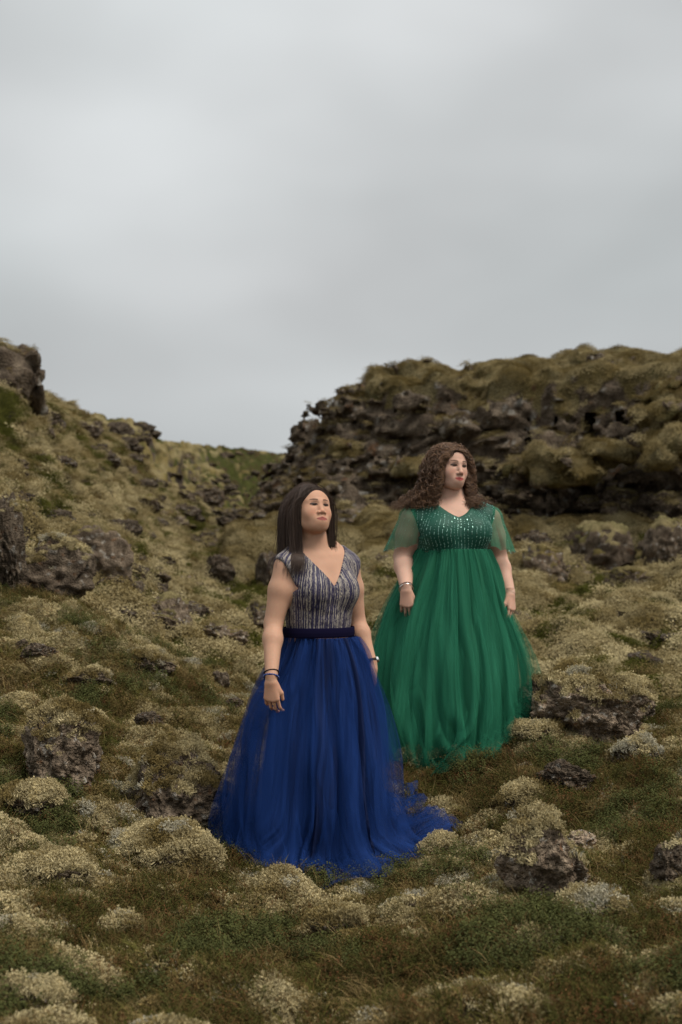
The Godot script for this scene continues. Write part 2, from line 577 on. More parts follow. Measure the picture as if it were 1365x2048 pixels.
func build_cliffs() -> void:
	c_cells.cellular_return_type = FastNoiseLite.RETURN_DISTANCE2_SUB
	lumps = [
		[at(1120, 938, 18.5), Vector3(0.55, 0.24, 0.5)], [at(1210, 912, 18.7), Vector3(0.42, 0.18, 0.4)],
		[at(1335, 835, 18.2), Vector3(0.40, 0.20, 0.5)], [at(1350, 890, 17.7), Vector3(0.42, 0.18, 0.5)], [at(1320, 925, 17.6), Vector3(0.3, 0.12, 0.4)], [at(1385, 800, 18.6), Vector3(0.6, 0.24, 0.7)],
		[at(1125, 810, 20.1), Vector3(0.15, 0.36, 0.3)], [at(1220, 762, 20.6), Vector3(0.75, 0.16, 0.7)], [at(820, 785, 21.6), Vector3(0.75, 0.13, 0.6)], [at(1040, 792, 20.9), Vector3(0.3, 0.15, 0.5)], [at(950, 790, 21.2), Vector3(0.5, 0.14, 0.6)],
		[at(690, 900, 20.8), Vector3(0.25, 0.12, 0.3)], [at(850, 940, 20.0), Vector3(0.45, 0.13, 0.4)],
	]
	var seen_right := func(p: Vector3) -> float:
		var d := -p.z
		var edge := smoothstep(16.6, 18.3, d) * smoothstep(-2.1, -1.3, p.x) * smoothstep(26.0, 24.0, d)
		var g := crag(p, lerpf(-0.9, lerpf(0.42, 0.12, smoothstep(-0.6, 1.0, p.x)), edge), false)
		var m := 9.0 if absf(g) > 1.2 else crag(p, lerpf(-0.9, lerpf(0.42, 0.12, smoothstep(-0.6, 1.0, p.x)), edge), true)
		for l in lumps:
			if p.distance_squared_to(l[0]) > 1.4:
				continue
			var q: Vector3 = (p - l[0]) / l[1]
			m = minf(m, (q.length() - 0.78 - 0.9 * n_pillow2.get_noise_3dv(p * 1.3) - 0.4 * c_fine.get_noise_3dv(p * 0.6)) * l[1].y)
		return minf(g, m)
	cliff("mossy_cliff", "dark lava cliff capped with yellow-green moss behind the woman in green", seen_right, Vector3(-2.6, 0.6, -25.5), Vector3(7.0, 5.0, -16.6), 0.05, 0.45)
	var seen_left := func(p: Vector3) -> float:
		var d := -p.z
		var c := at(20, 760, 17.2)
		var w := (p - c) / Vector3(0.62, 0.62, 0.9)
		var g: float = (w.length() - 1.0) * 0.6
		var c2 := at(75, 800, 17.4)
		w = (p - c2) / Vector3(0.25, 0.5, 0.5)
		g = minf(g, (w.length() - 1.0) * 0.3)
		var q := p * Vector3(1.0, 0.8, 1.0) + Vector3.ONE * 0.25 * c_wave.get_noise_3dv(p * 1.5)
		g -= 0.35 * (c_cells.get_noise_3dv(q) + 0.6) + 0.16 * (c_cells2.get_noise_3dv(q) + 0.5) + 0.08 * c_fine.get_noise_3dv(p)
		return g + 0.1
	cliff("lava_crag", "dark craggy lava outcrop on the crest of the steep mossy slope", seen_left, Vector3(-5.6, 2.2, -18.8), Vector3(-2.9, 4.6, -15.8), 0.05, 0.3)


func piece_roots(size: int, idx: PackedInt32Array) -> PackedInt32Array:
	# for each vertex, one vertex that stands for the connected piece it belongs to
	var up := PackedInt32Array(range(size))
	for t in range(0, idx.size(), 3):
		for k in 2:
			var a := idx[t]
			var b := idx[t + k + 1]
			while up[a] != a:
				up[a] = up[up[a]]
				a = up[a]
			while up[b] != b:
				up[b] = up[up[b]]
				b = up[b]
			up[a] = b
	for i in size:
		var a := i
		while up[a] != a: a = up[a]
		up[i] = a
	return up


func without_crumbs(v: PackedVector3Array, idx: PackedInt32Array, least: int) -> PackedInt32Array:
	# drops pieces that hang free of the main mass
	var up := piece_roots(v.size(), idx)
	var count := {}
	for a in up: count[a] = count.get(a, 0) + 1
	var keep := PackedInt32Array()
	for t in range(0, idx.size(), 3):
		if count[up[idx[t]]] >= least:
			keep.append_array([idx[t], idx[t + 1], idx[t + 2]])
	return keep


func cliff(called: String, label: String, f: Callable, lo: Vector3, hi: Vector3, cell: float, slack: float) -> void:
	var got := mesh_field(f, lo, hi, cell, slack)
	var v: PackedVector3Array = got[0]
	got[1] = without_crumbs(v, got[1], 600)
	var n := smooth_normals(v, got[1])
	var col := PackedColorArray()
	for i in v.size():
		var p := v[i]
		var mossy := crag(p, 0.12, true) < crag(p, 0.12, false) and called == "mossy_cliff"
		for l in lumps:
			if ((p - l[0]) / l[1]).length() < 1.12:
				mossy = true
		var b := n_patch2.get_noise_3dv(p * 0.8)
		if n[i].y > 0.92 - 0.38 * b + 0.3 * c_fine.get_noise_3dv(p):
			mossy = true
		col.append(moss_color(p) if mossy else rock_color(p))
		if mossy and n[i].y > 0.2 and rng.randf() < 0.45 and p.z > -23.0:
			heap("cushion", p, n[i], rng.randf_range(0.7, 1.4), tint(MOSS_PALE, MOSS_DUN, 0.72 + 0.8 * n_patch2.get_noise_3dv(p * 0.7), 0.15))
	var o := mesh_node(called, arrays_mesh(v, n, got[1], col), mats.rock_far)
	tag(o, label, "cliff" if called == "mossy_cliff" else "rock", "", "structure" if called == "mossy_cliff" else "")
	print(called, " ", v.size())


func moss_color(p: Vector3) -> Color:
	var hue := 0.5 + 0.5 * n_patch2.get_noise_3dv(p * 0.6 + Vector3(40, 0, 0)) + 0.3 * n_patch.get_noise_3dv(p * 0.7)
	var c := PALE.lerp(OCHRE, smoothstep(0.25, 0.75, hue))
	c = c.lerp(GREEN * 1.6, 0.35 * smoothstep(0.05, 0.4, n_patch.get_noise_3dv(p + Vector3(9, 0, 5))))
	c *= 0.9 + 0.5 * n_rough.get_noise_3dv(p * 1.5)
	return Color(maxf(c.x, 0.02), maxf(c.y, 0.02), maxf(c.z, 0.01))


func rock_color(p: Vector3) -> Color:
	var t := 0.5 + 0.5 * n_patch2.get_noise_3dv(p)
	var c := Vector3(0.105, 0.076, 0.052).lerp(Vector3(0.36, 0.28, 0.20), t * t * 1.3)
	c *= 1.0 + 0.7 * n_rough.get_noise_3dv(p * 1.3)
	if c_fine.get_noise_3dv(p * 0.9 + Vector3(5, 5, 5)) > 0.42:
		c = Vector3(0.43, 0.39, 0.33)  # crusts of pale lichen
	elif c_fine.get_noise_3dv(p * 0.7 + Vector3(15, 5, 5)) > 0.5:
		c = Vector3(0.2, 0.11, 0.06)
	return Color(maxf(c.x, 0.012), maxf(c.y, 0.01), maxf(c.z, 0.008))


# ---------------------------------------------------------------- boulders
var r_noise := noise(FastNoiseLite.TYPE_SIMPLEX_SMOOTH, 401, 1.5, 4, 0.55)
var r_cells := noise(FastNoiseLite.TYPE_CELLULAR, 411, 1.7)
var r_pits := noise(FastNoiseLite.TYPE_SIMPLEX_SMOOTH, 421, 7.0, 3, 0.6)


func icosphere(steps: int) -> Array:
	var t := (1.0 + sqrt(5.0)) / 2.0
	var v := PackedVector3Array()
	for q in [[-1, t, 0], [1, t, 0], [-1, -t, 0], [1, -t, 0], [0, -1, t], [0, 1, t], [0, -1, -t], [0, 1, -t], [t, 0, -1], [t, 0, 1], [-t, 0, -1], [-t, 0, 1]]:
		v.append(Vector3(q[0], q[1], q[2]).normalized())
	var f := PackedInt32Array([0, 5, 11, 0, 1, 5, 0, 7, 1, 0, 10, 7, 0, 11, 10, 1, 9, 5, 5, 4, 11, 11, 2, 10, 10, 6, 7, 7, 8, 1, 3, 4, 9, 3, 2, 4, 3, 6, 2, 3, 8, 6, 3, 9, 8, 4, 5, 9, 2, 11, 4, 6, 10, 2, 8, 7, 6, 9, 1, 8])
	for s in steps:
		var mid := {}
		var g := PackedInt32Array()
		for i in range(0, f.size(), 3):
			var m := [0, 0, 0]
			for k in 3:
				var a := f[i + k]
				var b := f[i + (k + 1) % 3]
				var key := (mini(a, b) << 24) | maxi(a, b)
				if not mid.has(key):
					mid[key] = v.size()
					v.append((v[a] + v[b]).normalized())
				m[k] = mid[key]
			g.append_array([f[i], m[0], m[2], f[i + 1], m[1], m[0], f[i + 2], m[2], m[1], m[0], m[1], m[2]])
		f = g
	return [v, f]


var spheres := {}


func rock_shape(seed_: int, steps: int, blocky: float, rough: float) -> Array:
	# a broken lava boulder of about unit radius: [vertices, normals, indices]
	if not spheres.has(steps):
		spheres[steps] = icosphere(steps)
	var v: PackedVector3Array = spheres[steps][0].duplicate()
	var idx: PackedInt32Array = spheres[steps][1]
	var r := RandomNumberGenerator.new()
	r.seed = seed_ * 77 + 5
	var planes := []
	for k in 9:
		planes.append([Vector3(r.randfn(), r.randfn() * 0.7, r.randfn()).normalized(), r.randf_range(0.55, 0.95)])
	var off := Vector3(seed_ * 13.7, seed_ * 3.1, seed_ * 7.9)
	for i in v.size():
		var u := v[i]
		var p := u * 1.15
		for pl in planes:
			var over: float = p.dot(pl[0]) - pl[1]
			if over > 0.0:
				p -= pl[0] * over * blocky
		var n := r_noise.get_noise_3dv(u + off)
		p += u * (0.30 * n + rough * (0.12 * (r_cells.get_noise_3dv(u * 0.8 + off) + 0.6) + 0.11 * r_pits.get_noise_3dv(u * 0.35 + off) + 0.06 * r_pits.get_noise_3dv(u * 1.1 + off) + 0.07 * r_noise.get_noise_3dv(u * 5.0 + off)))
		v[i] = p
	return [v, smooth_normals(v, idx), idx]


func rock_meshes(seed_: int, steps: int, blocky: float, rough: float, mossy: float, size: Vector3, tone := 1.0) -> Array:
	# [rock mesh, moss mesh or null, points with normals on the moss] in metres
	var s := rock_shape(seed_, steps, blocky, rough)
	var v: PackedVector3Array = s[0]
	for i in v.size():
		v[i] *= size
	var idx: PackedInt32Array = s[2]
	var n := smooth_normals(v, idx)
	var off := Vector3(seed_ * 5.3, seed_ * 1.7, 0)
	var col := PackedColorArray()
	col.resize(v.size())
	var cover_ := PackedFloat32Array()
	cover_.resize(v.size())
	var r := (size.x + size.y + size.z) / 3.0
	for i in v.size():
		var c := rock_color(v[i] / r * 0.8 + off)
		col[i] = Color(c.r * tone, c.g * tone, c.b * tone)
		cover_[i] = n[i].y * 0.75 + 0.25 * v[i].y / size.y + 0.45 * r_noise.get_noise_3dv(v[i] / r * 0.9 + off) + 0.2 * r_pits.get_noise_3dv(v[i] / r * 0.5 + off) - 1.12 + mossy
	var rock := arrays_mesh(v, n, idx, col)
	if mossy <= 0.0:
		return [rock, [], []]
	var mv := PackedVector3Array()
	var mi := PackedInt32Array()
	var mc := PackedColorArray()
	var map := {}
	var spots := []
	for t in range(0, idx.size(), 3):
		if maxf(cover_[idx[t]], maxf(cover_[idx[t + 1]], cover_[idx[t + 2]])) < 0.0:
			continue
		for k in 3:
			var a := idx[t + k]
			if not map.has(a):
				map[a] = mv.size()
				var thick := smoothstep(-0.08, 0.35, cover_[a]) * 1.25 - 0.25
				var bulge := 0.6 + 0.8 * sqrt(absf(n_pillow2.get_noise_3dv(v[a] * 1.3 + off)))
				mv.append(v[a] + (n[a] + Vector3(0, 0.4, 0)) * (0.045 * r * bulge * maxf(thick, 0.0) - 0.03 * r * maxf(-thick * 4.0, 0.0)))
				mc.append(moss_color(v[a] + off))
			mi.append(map[a])
		if cover_[idx[t]] > 0.05 and cover_[idx[t + 1]] > 0.0:
			spots.append([map[idx[t]], map[idx[t + 1]], map[idx[t + 2]]])
	if mi.size() == 0:
		return [rock, [], []]
	var mn := smooth_normals(mv, mi)
	var points := []
	for f in spots:
		var area: float = 0.5 * (mv[f[1]] - mv[f[0]]).cross(mv[f[2]] - mv[f[0]]).length()
		points.append([(mv[f[0]] + mv[f[1]] + mv[f[2]]) / 3.0, mn[f[0]], area])
	var pieces := []
	var root_of := piece_roots(mv.size(), mi)
	var faces := {}
	for t in range(0, mi.size(), 3):
		var key := root_of[mi[t]]
		if not faces.has(key): faces[key] = PackedInt32Array()
		faces[key].append_array([mi[t], mi[t + 1], mi[t + 2]])
	for key in faces:
		if faces[key].size() < 90: continue
		var new_of := {}
		var pv := PackedVector3Array()
		var pn := PackedVector3Array()
		var pc := PackedColorArray()
		var pi := PackedInt32Array()
		for a in faces[key]:
			if not new_of.has(a):
				new_of[a] = pv.size()
				pv.append(mv[a])
				pn.append(mn[a])
				pc.append(mc[a])
			pi.append(new_of[a])
		pieces.append(arrays_mesh(pv, pn, pi, pc))
	return [rock, pieces, points]


func hit(px: float, py: float, from := 3.4, to := 60.0) -> Vector3:
	# where the line of sight through a pixel meets the ground
	var d := from
	while d < to:
		var p := at(px, py, d)
		if p.y < ground_height(p.x, p.z):
			return p
		d *= 1.004
	return at(px, py, to)


var moss_spots := []  # [position, normal] on the rocks near the camera


func near_rock(called: String, label: String, seed_: int, px: float, foot: float, wide: float, tall: float, mossy: float, blocky := 0.9, rough := 0.8, tone := 1.0, turn := 0.0, group := "") -> void:
	var p := hit(px, foot)
	var k := -p.z / FOCAL
	var size := Vector3(wide * k * 0.47, tall * k * 0.56, (wide + tall) * 0.25 * k * 1.05)
	var m := rock_meshes(seed_, 5 if wide > 60.0 and p.z > -9.5 else 4, blocky, rough, mossy, size, tone * 1.35)
	var o := mesh_node(called, m[0], mats.rock)
	o.position = p + Vector3(0, size.y * lerpf(0.60, 0.15, smoothstep(0.55, 0.95, mossy)), -size.z * 0.5)
	o.rotation.y = turn
	tag(o, label, "rock", group)
	for piece in m[1]:
		mesh_node("moss_cover", piece, mats.moss, o)
	if m[2]:
		for s in m[2]:
			moss_spots.append([o.transform * s[0], o.basis * s[1], s[2]])


func build_rocks() -> void:
	# rocks one can pick out on the ground around the women
	near_rock("lava_rock", "cone-shaped lava rock crusted with pale moss, standing alone in the grass", 3, 1092, 1818, 175, 185, 0.46, 0.7, 0.75, 1.6)
	near_rock("lava_rock", "low jagged black lava rock lying bare among the moss", 8, 1150, 1600, 135, 78, 0.0, 0.9, 1.0, 0.7)
	near_rock("lava_rock", "broad grey lava outcrop with a moss cap, beside the green gown's hem", 11, 1180, 1490, 215, 150, 0.42, 0.7, 1.0, 1.5)
	near_rock("lava_rock", "dark knobbly lava rock touching the hem of the green gown", 12, 1090, 1450, 105, 90, 0.2, 0.6, 1.1, 0.8)
	near_rock("lava_rock", "grey lava block with a thick moss cap, rear end of the outcrop", 14, 1255, 1440, 110, 82, 0.62, 0.9, 0.8, 1.4)
	near_rock("lava_rock", "brown lava slab under a moss shelf in front of the grey outcrop", 15, 1080, 1490, 110, 52, 0.75, 0.8, 0.7, 1.0)
	near_rock("lava_rock", "small pinkish-grey weathered rock above the cone-shaped rock", 19, 1172, 1704, 72, 46, 0.12, 0.8, 0.6, 2.6)
	near_rock("lava_rock", "dark flaky rock half sunk in grass beside the cone-shaped rock", 21, 1045, 1738, 85, 58, 0.22, 0.9, 0.9, 0.9)
	near_rock("lava_rock", "dark brown rough rock cut by a mossy bank at the meadow's side", 23, 1352, 1770, 90, 85, 0.2, 0.7, 1.0, 0.8)
	near_rock("lava_rock", "low mossy rock at the foot of the cone-shaped rock", 24, 1200, 1835, 130, 60, 0.8, 0.6, 0.6, 1.2)
	near_rock("lava_rock", "rust-brown stone showing through a mossy hummock", 26, 1280, 1530, 95, 62, 0.7, 0.8, 0.7, 1.1)
	near_rock("lava_rock", "small grey stone sunk in grass below the blue gown", 27, 830, 1832, 62, 34, 0.35, 0.7, 0.8, 1.3)
	near_rock("lava_rock", "flat grey-brown stone crusted with lichen on the worn ground", 28, 680, 1872, 130, 50, 0.72, 0.7, 0.6, 1.5)
	near_rock("lava_rock", "small reddish stone in front of the green gown's hem", 29, 912, 1512, 44, 26, 0.2, 0.8, 0.7, 1.6)
	near_rock("lava_rock", "pale mossy hummock rock at the green gown's hem", 30, 850, 1530, 110, 50, 0.95, 0.5, 0.5, 1.2)
	near_rock("lava_rock", "round mossy hummock between the two gowns and the black rock", 31, 1050, 1628, 110, 72, 0.98, 0.4, 0.6, 1.0)
	near_rock("lava_rock", "big brown rock draped in thick moss, right beside the blue gown", 33, 345, 1655, 215, 165, 0.50, 0.6, 0.8, 1.0)
	near_rock("lava_rock", "mossy rock shelf spreading below the big draped rock", 34, 320, 1730, 230, 90, 0.9, 0.5, 0.7, 1.0)
	near_rock("lava_rock", "upright brown lichen-crusted rock with moss on both flanks", 36, 120, 1575, 160, 160, 0.50, 0.6, 0.8, 1.3)
	near_rock("lava_rock", "dark hollow rock below the upright lichen-crusted rock", 37, 70, 1650, 150, 75, 0.62, 0.7, 0.9, 0.8)
	near_rock("lava_rock", "small mossy rock beside the dark hollow rock", 38, 175, 1660, 110, 66, 0.85, 0.6, 0.6, 1.1)
	near_rock("lava_rock", "low mossy mound with bare brown stone at its edge", 39, 110, 1765, 180, 60, 0.88, 0.6, 0.6, 1.1)
	near_rock("lava_rock", "flat dark stone ringed with twigs on the moss bank", 41, 175, 1372, 110, 34, 0.35, 0.8, 0.8, 0.8)
	near_rock("lava_rock", "pair-topped dark stone poking from the dry grass bank", 42, 80, 1322, 72, 38, 0.12, 0.8, 1.0, 0.8)
	near_rock("lava_rock", "small dark stone beside the pair-topped stone", 43, 38, 1302, 34, 26, 0.0, 0.8, 1.0, 0.8)
	near_rock("lava_rock", "grey moss-edged rock sloping along the crest of the grass bank", 44, 300, 1350, 95, 50, 0.45, 0.8, 0.9, 1.1)
	near_rock("lava_rock", "little black stone alone in the middle of the moss bank", 45, 298, 1455, 62, 30, 0.0, 0.8, 1.0, 0.7)
	near_rock("lava_rock", "dark stone on the bank's crest just beside the blue gown", 46, 437, 1378, 40, 44, 0.1, 0.8, 1.0, 0.9)
	near_rock("lava_rock", "small black stone touching the blue tulle", 47, 468, 1420, 38, 26, 0.0, 0.8, 1.0, 0.7)
	near_rock("lava_rock", "brown rock under overhanging moss in the corner of the meadow", 48, 60, 2030, 150, 60, 0.5, 0.7, 0.8, 1.3)
	near_rock("lava_rock", "low stone with grey crust in front of the mossy mound", 49, 235, 1875, 90, 34, 0.5, 0.7, 0.7, 1.4)
	near_rock("lava_rock", "mossy stone at the end of the blue train", 50, 885, 1712, 70, 46, 0.9, 0.5, 0.7, 1.1)
	# boulders on the slopes, further off
	near_rock("boulder", "large square brown boulder on the far mossy slope", 61, 188, 1160, 150, 112, 0.42, 1.0, 0.5, 1.3)
	near_rock("boulder", "broad dark lava mass under a pale moss lip on the slope", 62, 95, 1195, 170, 120, 0.5, 0.7, 1.0, 0.9)
	near_rock("boulder", "tall dark lava rock at the edge of the slope", 63, 5, 1180, 80, 190, 0.3, 0.8, 1.0, 0.8)
	near_rock("boulder", "rounded mossy rock lying where the slope meets the valley floor", 64, 330, 1262, 95, 80, 0.6, 0.6, 0.8, 1.3)
	near_rock("boulder", "small dark rock between the square boulder and the valley floor", 65, 265, 1195, 50, 40, 0.3, 0.8, 0.8, 0.9)
	near_rock("boulder", "black boulder alone on the green valley floor", 66, 436, 1160, 72, 52, 0.18, 0.8, 0.7, 0.6)
	near_rock("boulder", "dark boulder just behind the woman in the blue skirt", 67, 538, 1180, 50, 95, 0.25, 0.7, 0.8, 0.8)
	near_rock("boulder", "mossy-topped rock where the valley narrows", 68, 415, 1010, 62, 42, 0.45, 0.8, 0.7, 0.9)
	near_rock("boulder", "wide dark rock heap on the upper valley floor", 69, 480, 1052, 85, 38, 0.35, 0.8, 0.9, 0.8)
	near_rock("boulder", "low grey rocks at the mouth of the valley", 70, 445, 1285, 90, 42, 0.5, 0.8, 0.9, 1.4)
	near_rock("boulder", "dark mossy rock beside the blue skirt at the valley mouth", 71, 520, 1262, 95, 60, 0.55, 0.7, 0.8, 0.9)
	near_rock("boulder", "big dark boulder with a smooth moss cap below the cliff", 72, 1200, 1150, 150, 110, 0.6, 0.7, 0.6, 0.8)
	near_rock("boulder", "dark boulder with a moss top at the far end of the cliff foot", 73, 1345, 1130, 110, 95, 0.55, 0.8, 0.8, 1.0)
	near_rock("boulder", "brown rounded mossy boulder on the slope behind the green gown", 74, 1092, 1165, 100, 78, 0.62, 0.6, 0.7, 1.2)
	near_rock("boulder", "flat mossy boulder below the big dark boulder", 75, 1255, 1175, 100, 50, 0.8, 0.8, 0.6, 1.0)
	near_rock("boulder", "dark wedge rock tucked under the cliff beside the green sleeve", 76, 1090, 1080, 90, 50, 0.3, 0.9, 0.8, 0.7)
	# blocks scattered in look-alike families
	var kinds := []
	for k in 10:
		kinds.append(rock_meshes(200 + k, 4, [0.9, 0.7, 1.0][k % 3], 0.8, [0.55, 0.35, 0.72, 0.2, 0.65][k % 5], Vector3.ONE, [1.1, 0.8, 1.4, 0.7, 1.0][k % 5]))
	scatter(kinds, "on the slope under the crag", "blocks on the slope under the crag", 105, 5, 470, 850, 1280, 55)
	scatter(kinds, "half buried in the slope below the cliff", "lumps on the slope below the cliff", 40, 700, 1400, 1110, 1380, 48)
	scatter(kinds, "fallen at the foot of the mossy cliff", "blocks at the foot of the cliff", 34, 600, 1400, 1000, 1115, 62)
	scatter(kinds, "on the ridge or floor of the upper valley", "rocks of the upper valley", 72, 240, 590, 850, 1130, 34)


const LOOKS := ["moss-capped brown lava block", "dark lava block with a little moss", "thickly mossed grey lava block", "nearly bare black lava block", "mossy-topped brown lava lump"]


func scatter(kinds: Array, label: String, group: String, count: int, x0: float, x1: float, y0: float, y1: float, size_px: float) -> void:
	var r := RandomNumberGenerator.new()
	r.seed = hash(group)
	var made := 0
	for k in count * 3:
		if made >= count:
			break
		var px := r.randf_range(x0, x1)
		var p := hit(px, r.randf_range(y0, y1), 9.5)
		var d := -p.z
		if d < 10.0 or d > 55.0:
			continue
		made += 1
		var w := size_px * r.randf_range(0.4, 1.25) * minf(d, 24.0) / FOCAL * 0.5
		var pick := r.randi() % kinds.size()
		var kind: Array = kinds[pick]
		var o := mesh_node("lava_block", kind[0], mats.rock_far)
		o.position = p + Vector3(0, w * 0.05, -w * 0.4)
		o.basis = Basis(Vector3.UP, r.randf_range(-0.9, 0.9)) * Basis.from_scale(Vector3(w * 1.25, w * r.randf_range(0.55, 0.85), w))
		tag(o, LOOKS[pick % 5] + " " + label, "rock", group)
		for piece in kind[1]:
			mesh_node("moss_cover", piece, mats.moss_far, o)


# ---------------------------------------------------------------- ground cover
func face(st: SurfaceTool, q: Array) -> void:
	for t in range(0, q.size(), 3):
		st.set_normal((q[t + 2] - q[t]).cross(q[t + 1] - q[t]).normalized())
		for k in 3: st.add_vertex(q[t + k])


func blade(st: SurfaceTool, a: Vector3, b: Vector3, c: Vector3, width: float) -> void:
	# a narrow leaf from a over b to its tip c
	var side := (c - a).cross(Vector3(0.31, 0.2, 0.93)).normalized() * width * 0.5
	face(st, [a - side, b - side * 0.8, a + side, a + side, b - side * 0.8, b + side * 0.8, b - side * 0.8, c, b + side * 0.8])


func leaf(st: SurfaceTool, root: Vector3, tip: Vector3, width: float) -> void:
	var side := (tip - root).cross(Vector3.UP + Vector3(0.1, 0, 0.2)).normalized() * width * 0.5
	var mid := root.lerp(tip, 0.55)
	mid.y += width * 0.15
	face(st, [root, mid - side, tip, root, tip, mid + side])


func tuft_mesh(kind: String, seed_: int) -> ArrayMesh:
	var r := RandomNumberGenerator.new()
	r.seed = seed_
	var st := SurfaceTool.new()
	st.begin(Mesh.PRIMITIVE_TRIANGLES)
	var flat := func(s: float) -> Vector3: return Vector3(r.randfn() * s, 0, r.randfn() * s)
	match kind:
		"moss":
			for k in 13:
				var o: Vector3 = flat.call(0.010)
				var top: Vector3 = o + flat.call(0.006) + Vector3(0, r.randf_range(0.006, 0.022), 0)
				blade(st, o, o.lerp(top, 0.6), top, 0.003)
				for j in 5:
					var a := TAU * (j + r.randf()) / 5.0
					leaf(st, top - Vector3(0, 0.003, 0), top + Vector3(cos(a) * 0.0042, r.randf_range(0.0, 0.005), sin(a) * 0.0042), 0.0024)
		"grass":
			for k in 8:
				var o: Vector3 = flat.call(0.012)
				var lean: Vector3 = flat.call(0.018)
				var h := r.randf_range(0.018, 0.06)
				blade(st, o, o + lean * 0.4 + Vector3(0, h * 0.6, 0), o + lean * 1.6 + Vector3(0, h, 0), 0.0024)
		"crowberry":
			for k in 5:
				var o: Vector3 = flat.call(0.014)
				var top: Vector3 = o + flat.call(0.02) + Vector3(0, r.randf_range(0.025, 0.055), 0)
				blade(st, o, o.lerp(top, 0.5), top, 0.002)
				for j in 11:
					var s := o.lerp(top, 0.2 + 0.8 * j / 10.0)
					var a := j * 2.4 + k
					leaf(st, s, s + Vector3(cos(a) * 0.007, 0.0035, sin(a) * 0.007), 0.0026)
		"bilberry":
			for k in 5:
				var o: Vector3 = flat.call(0.02)
				var top: Vector3 = o + flat.call(0.03) + Vector3(0, r.randf_range(0.04, 0.085), 0)
				blade(st, o, o.lerp(top, 0.5), top, 0.002)
				for j in 8:
					var s := o.lerp(top, 0.25 + 0.75 * j / 7.0)
					var a := j * 2.4 + k
					leaf(st, s, s + Vector3(cos(a) * 0.010, r.randf_range(0.0, 0.007), sin(a) * 0.010), 0.0062)
		"straw":
			for k in 3:
				var o: Vector3 = flat.call(0.02)
				var lean: Vector3 = flat.call(0.03)
				var h := r.randf_range(0.03, 0.10)
				blade(st, o, o + lean * 0.5 + Vector3(0, h * 0.6, 0), o + lean * 1.2 + Vector3(0, h, 0), 0.0014)
		"cushion":
			for k in 60:
				var o: Vector3 = flat.call(0.035)
				var top: Vector3 = o + flat.call(0.02) + Vector3(0, r.randf_range(0.015, 0.045), 0)
				for j in 3:
					var a := TAU * (j + r.randf()) / 3.0
					leaf(st, top - Vector3(cos(a) * 0.005, 0.006, sin(a) * 0.005), top + Vector3(cos(a) * 0.008, 0.003, sin(a) * 0.008), 0.006)
	return st.commit()


var heaps := {}


func heap(kind: String, p: Vector3, n: Vector3, scale_: float, c: Color) -> void:
	if not heaps.has(kind):
		heaps[kind] = [[], PackedColorArray()]
	var up := (n + Vector3(0, 0.5, 0)).normalized()
	var x := up.cross(Vector3(sin(p.x * 917.0 + p.z * 311.0), 0.1, cos(p.x * 533.0 - p.z * 719.0))).normalized()
	heaps[kind][0].append(Transform3D(Basis(x, up, x.cross(up)).scaled(Vector3.ONE * scale_), p))
	heaps[kind][1].append(c)


func tint(a: Vector3, b: Vector3, t: float, spread: float) -> Color:
	var c := a.lerp(b, clampf(t, 0.0, 1.0)) * (1.0 + rng.randfn() * spread)
	return Color(clampf(c.x, 0.01, 0.9), clampf(c.y, 0.01, 0.9), clampf(c.z, 0.005, 0.9))


const MOSS_PALE := Vector3(0.50, 0.42, 0.24)
const MOSS_DUN := Vector3(0.20, 0.148, 0.058)
const MOSS_GREY := Vector3(0.40, 0.375, 0.30)
const BLADE_GREEN := Vector3(0.088, 0.088, 0.020)
const BLADE_DRY := Vector3(0.25, 0.175, 0.08)
const HEATH := Vector3(0.052, 0.057, 0.016)
const HEATH_RED := Vector3(0.14, 0.058, 0.028)
const BILBERRY := Vector3(0.074, 0.078, 0.029)


func moss_tint(p: Vector3) -> Color:
	var b := n_patch2.get_noise_3dv(p * 1.3 + Vector3(40, 0, 0))
	if n_patch2.get_noise_3dv(p * 1.5 + Vector3(0, 9, 70)) > 0.44:
		return tint(MOSS_GREY, MOSS_PALE, rng.randf() * 0.5, 0.14)
	return tint(MOSS_PALE, MOSS_DUN, 0.40 + b * 1.6 + n_patch.get_noise_3dv(p * 1.7) * 0.7 + rng.randfn() * 0.18, 0.18)


